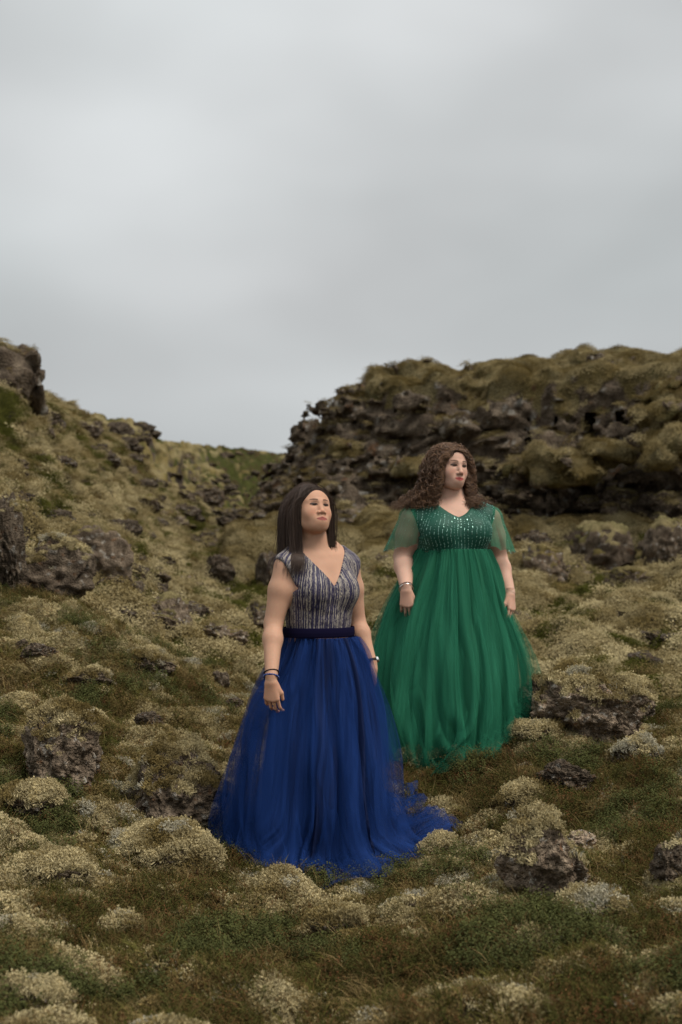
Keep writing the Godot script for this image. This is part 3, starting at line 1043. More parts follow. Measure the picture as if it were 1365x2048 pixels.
func build_ground_cover() -> void:
	for r in rows - 1:
		var d: float = row_d[r]
		if d < 3.2 or d > 26.0:
			continue
		for c in range(0, cols - 1):
			var o := r * cols + c
			var p := gv[o]
			if absf(p.x) > 0.255 * d + 0.45:
				continue
			if Vector2((p.x + 0.09) / 0.40, (p.z + 6.0) / 0.42).length() < 1.0 or Vector2((p.x - 0.22) / 0.25, (p.z + 6.02) / 0.20).length() < 1.0 or Vector2((p.x - 0.52) / 0.42, (p.z + 7.0) / 0.43).length() < 1.0:
				continue  # under the gowns
			var ex := gv[o + 1] - p
			var ez := gv[o + cols] - p
			var area := ex.cross(ez).length()
			var n := gn[o]
			var s := cover(p, gm[o])
			if d > 10.0:
				if n.y < 0.45: continue
				var want := area * 420.0
				var k := int(want + rng.randf())
				for i in k:
					var q := p + ex * rng.randf() + ez * rng.randf()
					if s.x > rng.randf():
						heap("cushion", q, n, rng.randf_range(0.8, 1.5), tint(MOSS_PALE, MOSS_DUN, 0.48 + n_patch2.get_noise_3dv(p * 0.7), 0.12))
					else:
						heap("cushion", q, n, rng.randf_range(0.7, 1.2), tint(BLADE_GREEN, BLADE_DRY, s.z * 0.8, 0.15))
				continue
			# near: every sort by itself
			var heath := smoothstep(-0.08, 0.25, n_patch.get_noise_3d(p.x * 1.3, 50.0, p.z * 1.3) + 0.12 * smoothstep(5.6, 4.2, d))
			var berry := smoothstep(0.1, 0.3, n_patch.get_noise_3d(p.x * 1.1 + 3.0, 90.0, p.z * 1.1) + 0.35 * smoothstep(0.25, 0.8, p.x) * smoothstep(4.9, 4.4, d) + 0.3 * smoothstep(-0.6, -0.85, p.x) * smoothstep(4.3, 4.0, d) - 0.04)
			var open := 1.0 - s.x
			for kind in [["moss", 6500.0 * (0.24 + 0.76 * s.x)], ["grass", 160.0 + 1000.0 * open], ["crowberry", 350.0 + 3000.0 * open * heath], ["bilberry", 2200.0 * open * berry + 900.0 * berry], ["straw", 90.0 + 260.0 * open * s.z]]:
				var k := int(area * kind[1] + rng.randf())
				for i in k:
					var q := p + ex * rng.randf() + ez * rng.randf()
					match kind[0]:
						"moss": heap("moss", q, n, rng.randf_range(0.75, 1.35), moss_tint(q) if rng.randf() < s.x + 0.15 else tint(MOSS_DUN, BLADE_DRY, rng.randf() * 0.6, 0.2))
						"grass": heap("grass", q, n, rng.randf_range(0.6, 1.3), tint(BLADE_GREEN, BLADE_DRY, s.z * 0.7 + rng.randf() * 0.35, 0.2))
						"crowberry": heap("crowberry", q, n, rng.randf_range(0.7, 1.3), tint(HEATH, HEATH_RED, rng.randf() * rng.randf() * 1.1, 0.2))
						"bilberry": heap("bilberry", q, n, rng.randf_range(0.6, 1.1), tint(BILBERRY, HEATH, rng.randf() * 0.6, 0.2))
						"straw": heap("straw", q, n, rng.randf_range(0.6, 1.3), tint(BLADE_DRY * 1.3, BLADE_DRY, rng.randf(), 0.2))
	for s in moss_spots:
		var p: Vector3 = s[0]
		if -p.z > 10.0:
			continue
		for k in int(s[2] * 7500.0 + rng.randf()):
			heap("moss", p + Vector3(rng.randfn(), rng.randfn() * 0.4, rng.randfn()) * 0.006, s[1], rng.randf_range(0.7, 1.2), moss_tint(p))
	var said := {
		"moss": ["moss", "pale woolly moss tufts covering hummocks and rocks of the meadow", "moss"], "grass": ["grass", "short olive grass growing between the moss hummocks", "grass"],
		"crowberry": ["crowberry", "dark green needle-leaved crowberry creeping through the moss", "ground cover"], "bilberry": ["bilberry", "grey-green leafy bilberry shrubs low in the meadow", "shrubs"],
		"straw": ["dry_grass", "bleached dry grass stalks scattered over the meadow", "grass"], "cushion": ["moss", "coarse moss and grass tussocks on the far slopes", "moss"],
	}
	for kind in heaps:
		var mm := MultiMesh.new()
		mm.transform_format = MultiMesh.TRANSFORM_3D
		mm.use_colors = true
		mm.mesh = tuft_mesh(kind, 17)
		var where: Array = heaps[kind][0]
		var tints: PackedColorArray = heaps[kind][1]
		mm.instance_count = where.size()
		for i in where.size():
			mm.set_instance_transform(i, where[i])
			mm.set_instance_color(i, tints[i])
		var o := MultiMeshInstance3D.new()
		o.name = numbered(said[kind][0])
		o.multimesh = mm
		o.material_override = mats.tuft
		add_child(o)
		tag(o, said[kind][1], said[kind][2], "", "stuff")
		print(kind, " ", where.size())


# ---------------------------------------------------------------- bodies: joints and radii joined smoothly, meshed as surface nets
class Flesh:
	var kind := PackedInt32Array()   # 0 tapered limb, 1 ellipsoid
	var op := PackedInt32Array()     # 0 add, 1 carve
	var soft := PackedFloat32Array()
	var a := PackedVector3Array()
	var b := PackedVector3Array()
	var ra := PackedFloat32Array()
	var rb := PackedFloat32Array()
	var inv: Array[Transform3D] = []
	var grow := 0.0

	func limb(p: Vector3, q: Vector3, r0: float, r1: float, k := 0.02, carve := 0) -> void:
		kind.append(0); op.append(carve); soft.append(k); a.append(p); b.append(q); ra.append(r0); rb.append(r1); inv.append(Transform3D())

	func ball(p: Vector3, r: Vector3, k := 0.02, turn := Basis(), carve := 0) -> void:
		kind.append(1); op.append(carve); soft.append(k); a.append(p); b.append(r); ra.append(0.0); rb.append(0.0)
		inv.append(Transform3D(turn, p).affine_inverse())

	func one(i: int, p: Vector3) -> float:
		if kind[i] == 0:
			var ab := b[i] - a[i]
			var ap := p - a[i]
			var t := clampf(ap.dot(ab) / maxf(ab.length_squared(), 1e-9), 0.0, 1.0)
			return (ap - ab * t).length() - lerpf(ra[i], rb[i], t)
		var q := inv[i] * p
		var k0 := (q / b[i]).length()
		var k1 := (q / (b[i] * b[i])).length()
		return k0 * (k0 - 1.0) / maxf(k1, 1e-6)

	func near(p: Vector3, reach: float) -> PackedInt32Array:
		var ds := PackedFloat32Array()
		var low := 1e9
		for i in kind.size():
			var d := one(i, p)
			ds.append(d)
			if op[i] == 0: low = minf(low, d)
		var out := PackedInt32Array()
		for i in kind.size():
			if op[i] == 0 and ds[i] < low + 2.0 * reach + 2.0 * soft[i] + 0.01: out.append(i)
			elif op[i] == 1 and ds[i] < reach + soft[i] + 0.004: out.append(i)
		return out

	func dist(p: Vector3, list: PackedInt32Array) -> float:
		var d := 1e3
		for i in list:
			var e := one(i, p)
			var k := soft[i]
			if op[i] == 0:
				var h := maxf(k - absf(d - e), 0.0) / k
				d = minf(d, e) - h * h * k * 0.25
			else:
				e = -e
				var h := maxf(k - absf(d - e), 0.0) / k
				d = maxf(d, e) + h * h * k * 0.25
		return d - grow


func flesh_mesh(f: Flesh, lo: Vector3, hi: Vector3, cell: float, clip = null) -> Array:
	var nb := Vector3i(((hi - lo) / (cell * 4.0)).ceil())
	var reach := cell * 4.0 * 0.87
	var cells := {}
	var v := PackedVector3Array()
	var quads := []
	var s := PackedFloat32Array()
	s.resize(125)
	var clipped: bool = clip != null
	for bz in nb.z:
		for by in nb.y:
			for bx in nb.x:
				var o := lo + Vector3(bx, by, bz) * cell * 4.0
				var mid := o + Vector3.ONE * cell * 2.0
				var list := f.near(mid, reach)
				if absf(f.dist(mid, list)) > reach * 1.35 + 0.008:
					continue
				var k := 0
				var any_in := false
				var any_out := false
				for z in 5:
					for y in 5:
						for x in 5:
							var p := o + Vector3(x, y, z) * cell
							var d := f.dist(p, list)
							if clipped: d = (clip as Callable).call(p, d)
							s[k] = d
							k += 1
							if d < 0.0: any_in = true
							else: any_out = true
				if any_in and any_out:
					net_block(s, o, cell, bx * 4, by * 4, bz * 4, cells, v, quads)
	return [v, net_faces(cells, quads)]


class Pile:
	# several meshed grids gathered into one surface
	var v := PackedVector3Array()
	var n := PackedVector3Array()
	var c := PackedColorArray()
	var i := PackedInt32Array()

	func add(pv: PackedVector3Array, pn: PackedVector3Array, pc: PackedColorArray, pi: PackedInt32Array, t := Transform3D()) -> void:
		var o := v.size()
		for k in pv.size():
			v.append(t * pv[k])
			n.append((t.basis * pn[k]).normalized())
			c.append(pc[k])
		for k in pi:
			i.append(k + o)


# ---------------------------------------------------------------- head
func head_flesh(w: Dictionary) -> Flesh:
	# eyes on y = 0, face towards +z; chin near -0.105, crown near 0.112
	var f := Flesh.new()
	var wd: float = w.wide
	f.ball(Vector3(0, 0.030, -0.018), Vector3(0.076 * wd, 0.084, 0.094), 0.03)
	f.ball(Vector3(0, -0.026, 0.022), Vector3(0.066 * wd, 0.076, 0.066), 0.04)
	f.ball(Vector3(0, 0.040, 0.036), Vector3(0.064 * wd, 0.054, 0.047), 0.035)            # forehead
	f.ball(Vector3(0, -0.080, 0.052), Vector3(0.036 * wd, 0.024, 0.032), 0.035)            # chin
	f.limb(Vector3(-0.052 * wd, -0.062, 0.0), Vector3(-0.018, -0.094, 0.052), 0.024 * w.jowl, 0.018, 0.03)
	f.limb(Vector3(0.052 * wd, -0.062, 0.0), Vector3(0.018, -0.094, 0.052), 0.024 * w.jowl, 0.018, 0.03)
	f.ball(Vector3(0, -0.076, 0.005), Vector3(0.042, 0.024, 0.045) * w.jowl, 0.03)         # under the chin
	for s in [-1.0, 1.0]:
		f.ball(Vector3(s * 0.036 * wd, -0.034, 0.056), Vector3(0.026, 0.026, 0.020), 0.03)  # cheek
		f.limb(Vector3(s * 0.010, 0.019, 0.086), Vector3(s * 0.046, 0.020, 0.066), 0.007, 0.007, 0.014)  # brow ridge
		f.ball(Vector3(s * 0.031, 0.001, 0.094), Vector3(0.016, 0.009, 0.014), 0.012, Basis(), 1)          # eye socket
		f.ball(Vector3(s * 0.031, -0.001, 0.0725), Vector3(0.0135, 0.0115, 0.0125), 0.004)     # eye and lids
		f.limb(Vector3(s * 0.018, 0.0045, 0.0848), Vector3(s * 0.044, 0.0045, 0.0795), 0.0028, 0.0028, 0.005)   # upper lid
	f.limb(Vector3(0, 0.006, 0.085), Vector3(0, -0.034, 0.101 + w.nose), 0.008, 0.0095, 0.016)
	f.ball(Vector3(0, -0.037, 0.101 + w.nose), Vector3(0.0105, 0.009, 0.0105), 0.008)
	for s in [-1.0, 1.0]:
		f.ball(Vector3(s * 0.0125 * w.nostril, -0.041, 0.093), Vector3(0.0078, 0.007, 0.010), 0.007)
		f.ball(Vector3(s * 0.0070 * w.nostril, -0.0475, 0.0985), Vector3(0.0042, 0.003, 0.0055), 0.003, Basis(), 1)
	f.ball(Vector3(0, -0.067, 0.073), Vector3(0.030, 0.022, 0.018), 0.02)                  # muzzle
	for s in [-1.0, 1.0]:
		f.limb(Vector3(s * 0.023, -0.0650 - w.frown * 0.023, 0.0795), Vector3(0.0, -0.0622, 0.0915), 0.0026, 0.0046, 0.006)
		f.limb(Vector3(s * 0.018, -0.0712 - w.frown * 0.018, 0.0815), Vector3(0.0, -0.0735, 0.0880), 0.0036, 0.0052, 0.006)
	for s in [-1.0, 1.0]:
		f.ball(Vector3(s * 0.075 * wd, -0.012, -0.012), Vector3(0.008, 0.030, 0.018), 0.008, Basis(Vector3.UP, s * 0.4))
	f.limb(Vector3(0, -0.05, -0.028), Vector3(0, -0.17, -0.05), 0.047, 0.040, 0.03)        # neck stub
	return f


func face_color(p: Vector3, w: Dictionary) -> Color:
	var c: Vector3 = w.skin
	var t := n_rough.get_noise_3dv(p * 9.0)
	c *= 1.0 + 0.05 * t
	if scalp(p):
		return Color(0.03, 0.018, 0.012)
	if p.z < 0.03:
		return Color(c.x, c.y, c.z)
	var x := absf(p.x)
	# the blood in cheeks and nose
	var flush := exp(-pow((x - 0.04) / 0.018, 2.0) - pow((p.y + 0.036) / 0.016, 2.0)) + 0.8 * exp(-pow(x / 0.012, 2.0) - pow((p.y + 0.04) / 0.010, 2.0))
	c = c.lerp(c * Vector3(1.02, 0.80, 0.78), 0.6 * flush)
	if p.z > 0.066:
		var seam: float = -0.0678 - w.frown * x
		var up := seam + 0.0094 - 0.24 * x - 0.0016 * exp(-pow(x / 0.004, 2.0))
		var low := seam - 0.0104 + 12.0 * x * x
		var on := smoothstep(0.027, 0.024, x) * smoothstep(up + 0.0008, up - 0.0012, p.y) * smoothstep(low - 0.0008, low + 0.0014, p.y)
		c = c.lerp(w.lips, on)
		c = c.lerp(w.lips * 0.3, 0.85 * smoothstep(0.0018, 0.0004, absf(p.y - seam)) * smoothstep(0.029, 0.026, x))
	var arch: float = w.brow + 0.0050 * sin(clampf((x - 0.010) / 0.040, 0.0, 1.0) * 2.5)
	if p.z > 0.04:
		var thick: float = 0.0054 * (1.0 - 0.6 * smoothstep(0.03, 0.052, x))
		var hairs := smoothstep(thick, thick * 0.35, absf(p.y - arch)) * smoothstep(0.010, 0.016, x) * smoothstep(0.053, 0.046, x)
		c = c.lerp(w.browcolor, 0.85 * hairs)
	var e := Vector2((x - 0.0312) / 0.0155, (p.y - 0.0002 - (x - 0.031) * 0.10) / w.open)
	if p.z > 0.055:
		var l := e.length()
		var eye := Vector3(0.17, 0.135, 0.115)
		var iris := Vector2(p.x - signf(p.x) * 0.031 - w.look, p.y - 0.0012)
		eye = eye.lerp(w.iris, smoothstep(0.0110, 0.0080, iris.length()))
		c = c.lerp(eye, smoothstep(1.05, 0.75, l))
		# lashes along the upper lid and the outer corner
		var lid := sqrt(maxf(1.0 - e.x * e.x, 0.0))
		var lash := smoothstep(0.95, 0.3, absf(e.y - lid * 0.95)) * smoothstep(1.2, 0.95, absf(e.x))
		c = c.lerp(Vector3(0.03, 0.018, 0.014), 0.9 * lash)
		var low_lash := smoothstep(0.4, 0.1, absf(e.y + lid)) * smoothstep(1.0, 0.8, absf(e.x))
		c = c.lerp(c * 0.6, 0.6 * low_lash)
	return Color(c.x, c.y, c.z)


func add_head(pile: Pile, w: Dictionary, t: Transform3D) -> void:
	var f := head_flesh(w)
	var got := flesh_mesh(f, Vector3(-0.095, -0.135, -0.125), Vector3(0.095, 0.125, 0.125), 0.0023)
	var v: PackedVector3Array = got[0]
	var c := PackedColorArray()
	for p in v: c.append(face_color(p, w))
	pile.add(v, smooth_normals(v, got[1]), c, got[1], t)


# ---------------------------------------------------------------- hands: +x to the thumb, +y to the wrist, +z the back of the hand
func add_hand(pile: Pile, mirror: float, t: Transform3D, skin: Vector3, curl: float, size := 1.0) -> void:
	var f := Flesh.new()
	var roots := [Vector3(0.027, -0.078, 0.0), Vector3(0.009, -0.082, 0.002), Vector3(-0.010, -0.079, 0.001), Vector3(-0.027, -0.071, -0.002)]
	f.limb(Vector3(0, 0.05, 0), Vector3(0, 0.0, 0), 0.026, 0.0235, 0.02)
	for r in roots:
		f.limb(Vector3(r.x * 0.45, -0.012, -0.002), r, 0.0165, 0.0105, 0.016)
	f.ball(Vector3(0.016, -0.035, -0.010), Vector3(0.016, 0.026, 0.012), 0.012)
	var lengths := [[0.038, 0.024, 0.019], [0.042, 0.027, 0.020], [0.039, 0.025, 0.019], [0.030, 0.019, 0.017]]
	for k in 4:
		var p: Vector3 = roots[k]
		var ang := 0.18 + 0.08 * k
		var spread := (1.5 - k) * 0.075
		for j in 3:
			ang += curl * [0.25, 0.62, 0.5][j]
			var q: Vector3 = p + Vector3(spread, -cos(ang), -sin(ang)) * lengths[k][j]
			f.limb(p, q, [0.0082, 0.0074, 0.0068][j], [0.0074, 0.0068, 0.0058][j], 0.0015)
			p = q
	var a := Vector3(0.020, -0.022, -0.008)
	var b := Vector3(0.040, -0.052, -0.016)
	var c := Vector3(0.043, -0.080, -0.026)
	f.limb(a, b, 0.014, 0.0105, 0.012)
	f.limb(b, c, 0.0100, 0.0075, 0.003)
	var got := flesh_mesh(f, Vector3(-0.055, -0.185, -0.09), Vector3(0.07, 0.03, 0.035), 0.003)
	var v: PackedVector3Array = got[0]
	var col := PackedColorArray()
	for p in v:
		var k := skin * (1.0 + 0.06 * n_rough.get_noise_3dv(p * 10.0))
		col.append(Color(k.x, k.y * 0.95, k.z * 0.93))
	var idx: PackedInt32Array = got[1]
	if mirror < 0.0:
		for i in range(0, idx.size(), 3):
			var h := idx[i]
			idx[i] = idx[i + 1]
			idx[i + 1] = h
		for i in v.size(): v[i].x = -v[i].x
	pile.add(v, smooth_normals(v, idx), col, idx, t.scaled_local(Vector3.ONE * size))


func hand_frame(wrist: Vector3, fingers: Vector3, back: Vector3) -> Transform3D:
	# fingers: the way they point; back: the way the back of the hand looks
	var y := -fingers.normalized()
	var z := (back - y * back.dot(y)).normalized()
	return Transform3D(Basis(y.cross(z), y, z), wrist)


# ---------------------------------------------------------------- cloth sheets
func sheet(nu: int, nv: int, closed: bool, at_: Callable) -> ArrayMesh:
	var v := PackedVector3Array()
	var uv := PackedVector2Array()
	for j in nv + 1:
		for i in nu + 1:
			v.append(at_.call(float(i) / nu, float(j) / nv))
			uv.append(Vector2(float(i) / nu, float(j) / nv))
	var idx := PackedInt32Array()
	for j in nv:
		for i in nu:
			var o := j * (nu + 1) + i
			idx.append_array([o, o + 1, o + nu + 1, o + 1, o + nu + 2, o + nu + 1])
	var n := smooth_normals(v, idx)
	if closed:
		for j in nv + 1:
			var s := (n[j * (nu + 1)] + n[j * (nu + 1) + nu]).normalized()
			n[j * (nu + 1)] = s
			n[j * (nu + 1) + nu] = s
	return arrays_mesh(v, n, idx, PackedColorArray(), uv)


func row_at(table_: Array, t: float) -> Array:
	# rows of [height, left, right, front, back], smoothly between
	var x := t * (table_.size() - 1)
	var k := mini(int(x), table_.size() - 2)
	var u := x - k
	var out := []
	for c in 5:
		var p1: float = table_[k][c]
		var p2: float = table_[k + 1][c]
		var p0: float = table_[maxi(k - 1, 0)][c]
		var p3: float = table_[mini(k + 2, table_.size() - 1)][c]
		out.append(p1 + 0.5 * u * (p2 - p0 + u * (2.0 * p0 - 5.0 * p1 + 4.0 * p2 - p3 + u * (3.0 * (p1 - p2) + p3 - p0))))
	return out


func skirt(table_: Array, folds: Dictionary, where: Vector3, nu: int, nv: int) -> ArrayMesh:
	var wob := noise(FastNoiseLite.TYPE_SIMPLEX_SMOOTH, folds.seed, 1.0, 2, 0.5)
	var base: Vector3 = where
	return sheet(nu, nv, true, func(u: float, t: float) -> Vector3:
		var r := row_at(table_, t)
		var th := u * TAU
		var cx := cos(th)
		var cz := sin(th)
		# folds hang from the gathers at the waist and open towards the hem
		var ring := Vector2(cx, cz)
		var drift := 0.55 * wob.get_noise_3d(ring.x * 1.3, ring.y * 1.3, t * 1.2 + 3.0)
		var a := th + drift * t
		var f := 0.0
		var slip := 0.0
		for k in folds.waves:
			var amp := 0.75 + 1.1 * wob.get_noise_3d(ring.x * 2.0 + k[0], ring.y * 2.0, t * 0.8)
			var s := sin(k[0] * a + k[1])
			f += k[2] * amp * (s + 0.35 * (absf(s) - 0.6))
			slip -= folds.tuck * amp * sin(2.0 * (k[0] * a + k[1])) / k[0]
		var deep: float = folds.depth * (0.12 + 0.88 * pow(t, 0.8))
		f = f * deep + folds.gather * pow(1.0 - t, 3.0) * sin(folds.pleats * th + 3.0 * wob.get_noise_2d(ring.x * 4.0, ring.y * 4.0))
		f += folds.billow * sin(t * PI) * wob.get_noise_3d(ring.x * 0.9, ring.y * 0.9, t * 1.5 + folds.seed)
		var x: float = cx * (r[2] if cx > 0.0 else -r[1]) * folds.scale
		var z: float = cz * (r[3] if cz > 0.0 else -r[4]) * folds.scale
		var out := Vector3(cx, 0, cz) * f + Vector3(-cz, 0, cx) * slip * pow(t, 0.6)
		var y: float = r[0] + folds.hem * t * t * wob.get_noise_2d(ring.x * 2.5 + 9.0, ring.y * 2.5)
		var p := Vector3(x, y, z) + out
		var g := ground_height(base.x + p.x, base.z + p.z) - base.y + 0.03
		if p.y < g: p.y = g + 0.012 * (1.0 + sin(th * 40.0))
		return p)


func creased(seed_: int) -> ImageTexture:
	# tulle gathered at one edge: thread density in long creases running down the cloth
	var w := 1024
	var h := 64
	var fine := noise(FastNoiseLite.TYPE_SIMPLEX_SMOOTH, seed_, 0.09, 3, 0.6)
	var img := Image.create(w, h, false, Image.FORMAT_RGBA8)
	for y in h:
		for x in w:
			var a := TAU * x / w
			var n := fine.get_noise_3d(cos(a) * 260.0, sin(a) * 260.0, y * 0.16)
			var line := pow(maxf(0.0, 1.0 - absf(fine.get_noise_3d(cos(a) * 150.0 + 99.0, sin(a) * 150.0, y * 0.22)) * 7.0), 2.0)
			img.set_pixel(x, y, Color(1, 1, 1, clampf(0.62 + 0.55 * n + 0.5 * line, 0.2, 1.0)))
	return ImageTexture.create_from_image(img)


func tulle(color: Color, alpha: float, creases: Texture2D = null) -> StandardMaterial3D:
	var m := material(Color(color.r, color.g, color.b, alpha), 0.75, false, 0.25)
	m.transparency = BaseMaterial3D.TRANSPARENCY_ALPHA
	m.backlight_enabled = true
	m.backlight = Color(0.35, 0.35, 0.35)
	m.albedo_texture = creases
	return m


func ring_mesh(r: Vector2, thick: float, tall: float, steps := 40) -> ArrayMesh:
	# a band round the y axis, r its half widths
	return sheet(steps, 10, true, func(u: float, t: float) -> Vector3:
		var a := u * TAU
		var b := t * TAU
		return Vector3(cos(a) * (r.x + thick * cos(b)), tall * sin(b), sin(a) * (r.y + thick * cos(b))))


# ---------------------------------------------------------------- hair: tapered strands, three-sided
func strand(pile: Pile, path: PackedVector3Array, width: float, c: Color) -> void:
	var o := pile.v.size()
	var last := path.size() - 1
	for k in path.size():
		var dir := (path[mini(k + 1, last)] - path[maxi(k - 1, 0)]).normalized()
		var s := dir.cross(Vector3(0.2, 0.3, 1.0)).normalized()
		var q := dir.cross(s)
		var r := width * (1.0 - 0.8 * pow(float(k) / last, 3.0)) * (0.35 if k == 0 else 1.0) * 0.5
		for j in 3:
			var a := TAU * j / 3.0
			var n := s * cos(a) + q * sin(a)
			pile.v.append(path[k] + n * r)
			pile.n.append(n)
			pile.c.append(c)
	for k in last:
		for j in 3:
			var p := o + k * 3 + j
			var p2 := o + k * 3 + (j + 1) % 3
			pile.i.append_array([p, p + 3, p2, p2, p + 3, p2 + 3])


func off_ball(p: Vector3, c: Vector3, r: Vector3) -> Vector3:
	# pushed out of an ellipsoid
	var q := (p - c) / r
	var l := q.length()
	if l < 1.0 and l > 0.001:
		return c + q / l * r
	return p


func scalp(p: Vector3) -> bool:
	if p.z > 0.02: return p.y > 0.072 - 11.0 * p.x * p.x
	if p.z > -0.03: return p.y > 0.018
	return p.y > -0.085


func striped_cloth() -> ImageTexture:
	# woven upright streaks: navy, cream, mauve grey
	var w := 512
	var img := Image.create(w, w, false, Image.FORMAT_RGB8)
	var r := RandomNumberGenerator.new()
	r.seed = 99
	var broken := noise(FastNoiseLite.TYPE_SIMPLEX_SMOOTH, 5, 0.02, 2, 0.5)
	var x := 0
	var kinds := [lin(0.022, 0.018, 0.045), lin(0.40, 0.35, 0.28), lin(0.17, 0.145, 0.15), lin(0.045, 0.038, 0.085), lin(0.27, 0.235, 0.20)]
	var k := 0
	while x < w:
		var wide := r.randi_range(4, 9)
		k = (k + r.randi_range(1, 4)) % kinds.size()
		for i in wide:
			if x + i < w:
				for y in w:
					var b := broken.get_noise_2d((x + i) * 6.0, y * 0.9) + 0.6 * broken.get_noise_2d((x + i) * 23.0, y * 2.5)
					var c: Color = kinds[k]
					if b > 0.22: c = kinds[(k + 2) % kinds.size()]
					elif b < -0.34: c = kinds[0]
					img.set_pixel(x + i, y, c)
		x += wide
	return ImageTexture.create_from_image(img)


func skin_material() -> StandardMaterial3D:
	var m := material(Color.WHITE, 0.55, true, 0.3)
	m.subsurf_scatter_enabled = true
	m.subsurf_scatter_strength = 0.12
	return m


func shifted(f: Flesh, extra: float) -> Flesh:
	f.grow = extra
	return f


func build_people() -> void:
	mats.skin = skin_material()
	mats.hair = material(Color.WHITE, 0.5, true, 0.4)
	mats.hair.backlight_enabled = true
	mats.hair.backlight = Color(0.3, 0.3, 0.3)
	woman_in_blue()
	woman_in_green()


# ---------------------------------------------------------------- the woman in the blue tulle skirt
func woman_in_blue() -> void:
	var root := Node3D.new()
	root.name = numbered("person")
	root.position = Vector3(-0.08, 0.0, -6.0)
	add_child(root)
	tag(root, "woman in striped sleeveless top and long blue tulle skirt, standing in the meadow", "person", "women in long gowns")
	var yaw := deg_to_rad(33.0)
	var mid := Vector3(-0.014, 0, 0)
	var left := Vector3(cos(yaw), 0, -sin(yaw))
	var ahead := Vector3(sin(yaw), 0, cos(yaw))
	var turn := Basis(Vector3.UP, yaw)
	var T := func(s: float, y: float, f: float) -> Vector3: return mid + left * s + ahead * f + Vector3(0, y, 0)
	var skin := Vector3(0.55, 0.315, 0.21)

	var torso := func(f: Flesh) -> void:
		f.ball(T.call(0, 0.87, -0.01), Vector3(0.150, 0.12, 0.112), 0.05, turn)
		f.ball(T.call(0, 1.00, 0.0), Vector3(0.136, 0.13, 0.104), 0.05, turn)
		f.ball(T.call(0, 1.12, 0.0), Vector3(0.152, 0.15, 0.110), 0.05, turn)
		f.ball(T.call(0, 1.225, -0.005), Vector3(0.148, 0.095, 0.090), 0.05, turn)
		f.limb(T.call(-0.145, 1.247, -0.012), T.call(-0.05, 1.282, -0.012), 0.046, 0.046, 0.05)
		f.limb(T.call(0.142, 1.247, -0.012), T.call(0.05, 1.282, -0.012), 0.046, 0.046, 0.05)
		for s in [-1.0, 1.0]:
			f.ball(T.call(s * 0.070, 1.140, 0.070), Vector3(0.070, 0.066, 0.066), 0.045, turn)
			f.limb(T.call(s * 0.02, 1.37, -0.02), T.call(s * 0.115, 1.288, -0.02), 0.036, 0.030, 0.04)
	var shoulder_r: Vector3 = T.call(-0.158, 1.235, -0.005)
	var shoulder_l: Vector3 = T.call(0.150, 1.238, -0.005)
	var elbow_r := Vector3(-0.200, 1.005, 0.115)
	var wrist_r := Vector3(-0.202, 0.785, 0.255)
	var elbow_l := Vector3(0.146, 1.005, -0.130)
	var wrist_l := Vector3(0.212, 0.815, -0.055)
	var head := Transform3D((Basis(Vector3.UP, deg_to_rad(31.0)) * Basis(Vector3.RIGHT, deg_to_rad(-18.0)) * Basis(Vector3.BACK, deg_to_rad(-3.0))).scaled(Vector3.ONE * 0.92), Vector3(-0.046, 1.474, 0.030))
	var body := Flesh.new()
	torso.call(body)
	body.limb(T.call(0, 1.27, -0.012), head * Vector3(0, -0.055, -0.022), 0.058, 0.053, 0.04)
	for s in [-1.0, 1.0]:
		body.limb(T.call(s * 0.018, 1.283, 0.052), T.call(s * 0.120, 1.288, 0.018), 0.009, 0.008, 0.022)  # collarbone
	for q in [[shoulder_r, elbow_r, wrist_r], [shoulder_l, elbow_l, wrist_l]]:
		var bulge: Vector3 = q[0].lerp(q[1], 0.4)
		body.limb(q[0], bulge, 0.050, 0.0515, 0.03)
		body.limb(bulge, q[1], 0.0515, 0.039, 0.02)
		var fore: Vector3 = q[1].lerp(q[2], 0.28)
		body.limb(q[1], fore, 0.038, 0.0395, 0.012)
		body.limb(fore, q[2], 0.0395, 0.0245, 0.02)
		body.ball(q[1] + Vector3(0, 0.0, -0.028), Vector3(0.018, 0.022, 0.016), 0.02)
	# legs under the skirt
	for s in [-1.0, 1.0]:
		body.limb(T.call(s * 0.072, 0.84, 0), T.call(s * 0.08, 0.47, 0.02), 0.072, 0.055, 0.03)
		body.limb(T.call(s * 0.085, 0.47, 0.02), T.call(s * 0.085, 0.09, -0.01), 0.056, 0.036, 0.02)
		body.limb(T.call(s * 0.085, 0.065, -0.02), T.call(s * 0.09, 0.05, 0.13), 0.038, 0.028, 0.03)
	var pile := Pile.new()
	var got := flesh_mesh(body, Vector3(-0.36, 0.0, -0.30), Vector3(0.36, 1.44, 0.30), 0.0085)
	var col := PackedColorArray()
	for p in got[0]:
		var k := skin * (1.0 + 0.05 * n_rough.get_noise_3dv(p * 3.0) + 0.03 * n_rough.get_noise_3dv(p * 12.0))
		col.append(Color(k.x, k.y, k.z))
	pile.add(got[0], smooth_normals(got[0], got[1]), col, got[1])
	var w := {"wide": 1.06, "jowl": 1.0, "frown": 0.07, "nose": -0.004, "nostril": 1.25, "skin": skin * Vector3(0.98, 0.95, 0.93), "lips": Vector3(0.38, 0.12, 0.10), "brow": 0.0185, "browcolor": Vector3(0.06, 0.035, 0.025), "open": 0.0060, "look": 0.002, "iris": Vector3(0.02, 0.012, 0.008)}
	add_head(pile, w, head)
	add_hand(pile, 1.0, hand_frame(wrist_r + Vector3(0, -0.006, 0.002), Vector3(0.03, -1, 0.05), Vector3(-0.25, 0.1, 1.0)), skin, 0.9, 0.92)
	add_hand(pile, -1.0, hand_frame(wrist_l + Vector3(0.001, -0.004, 0.002), Vector3(0.06, -1, 0.15), Vector3(0.95, 0.1, 0.25)), skin, 0.55, 0.92)
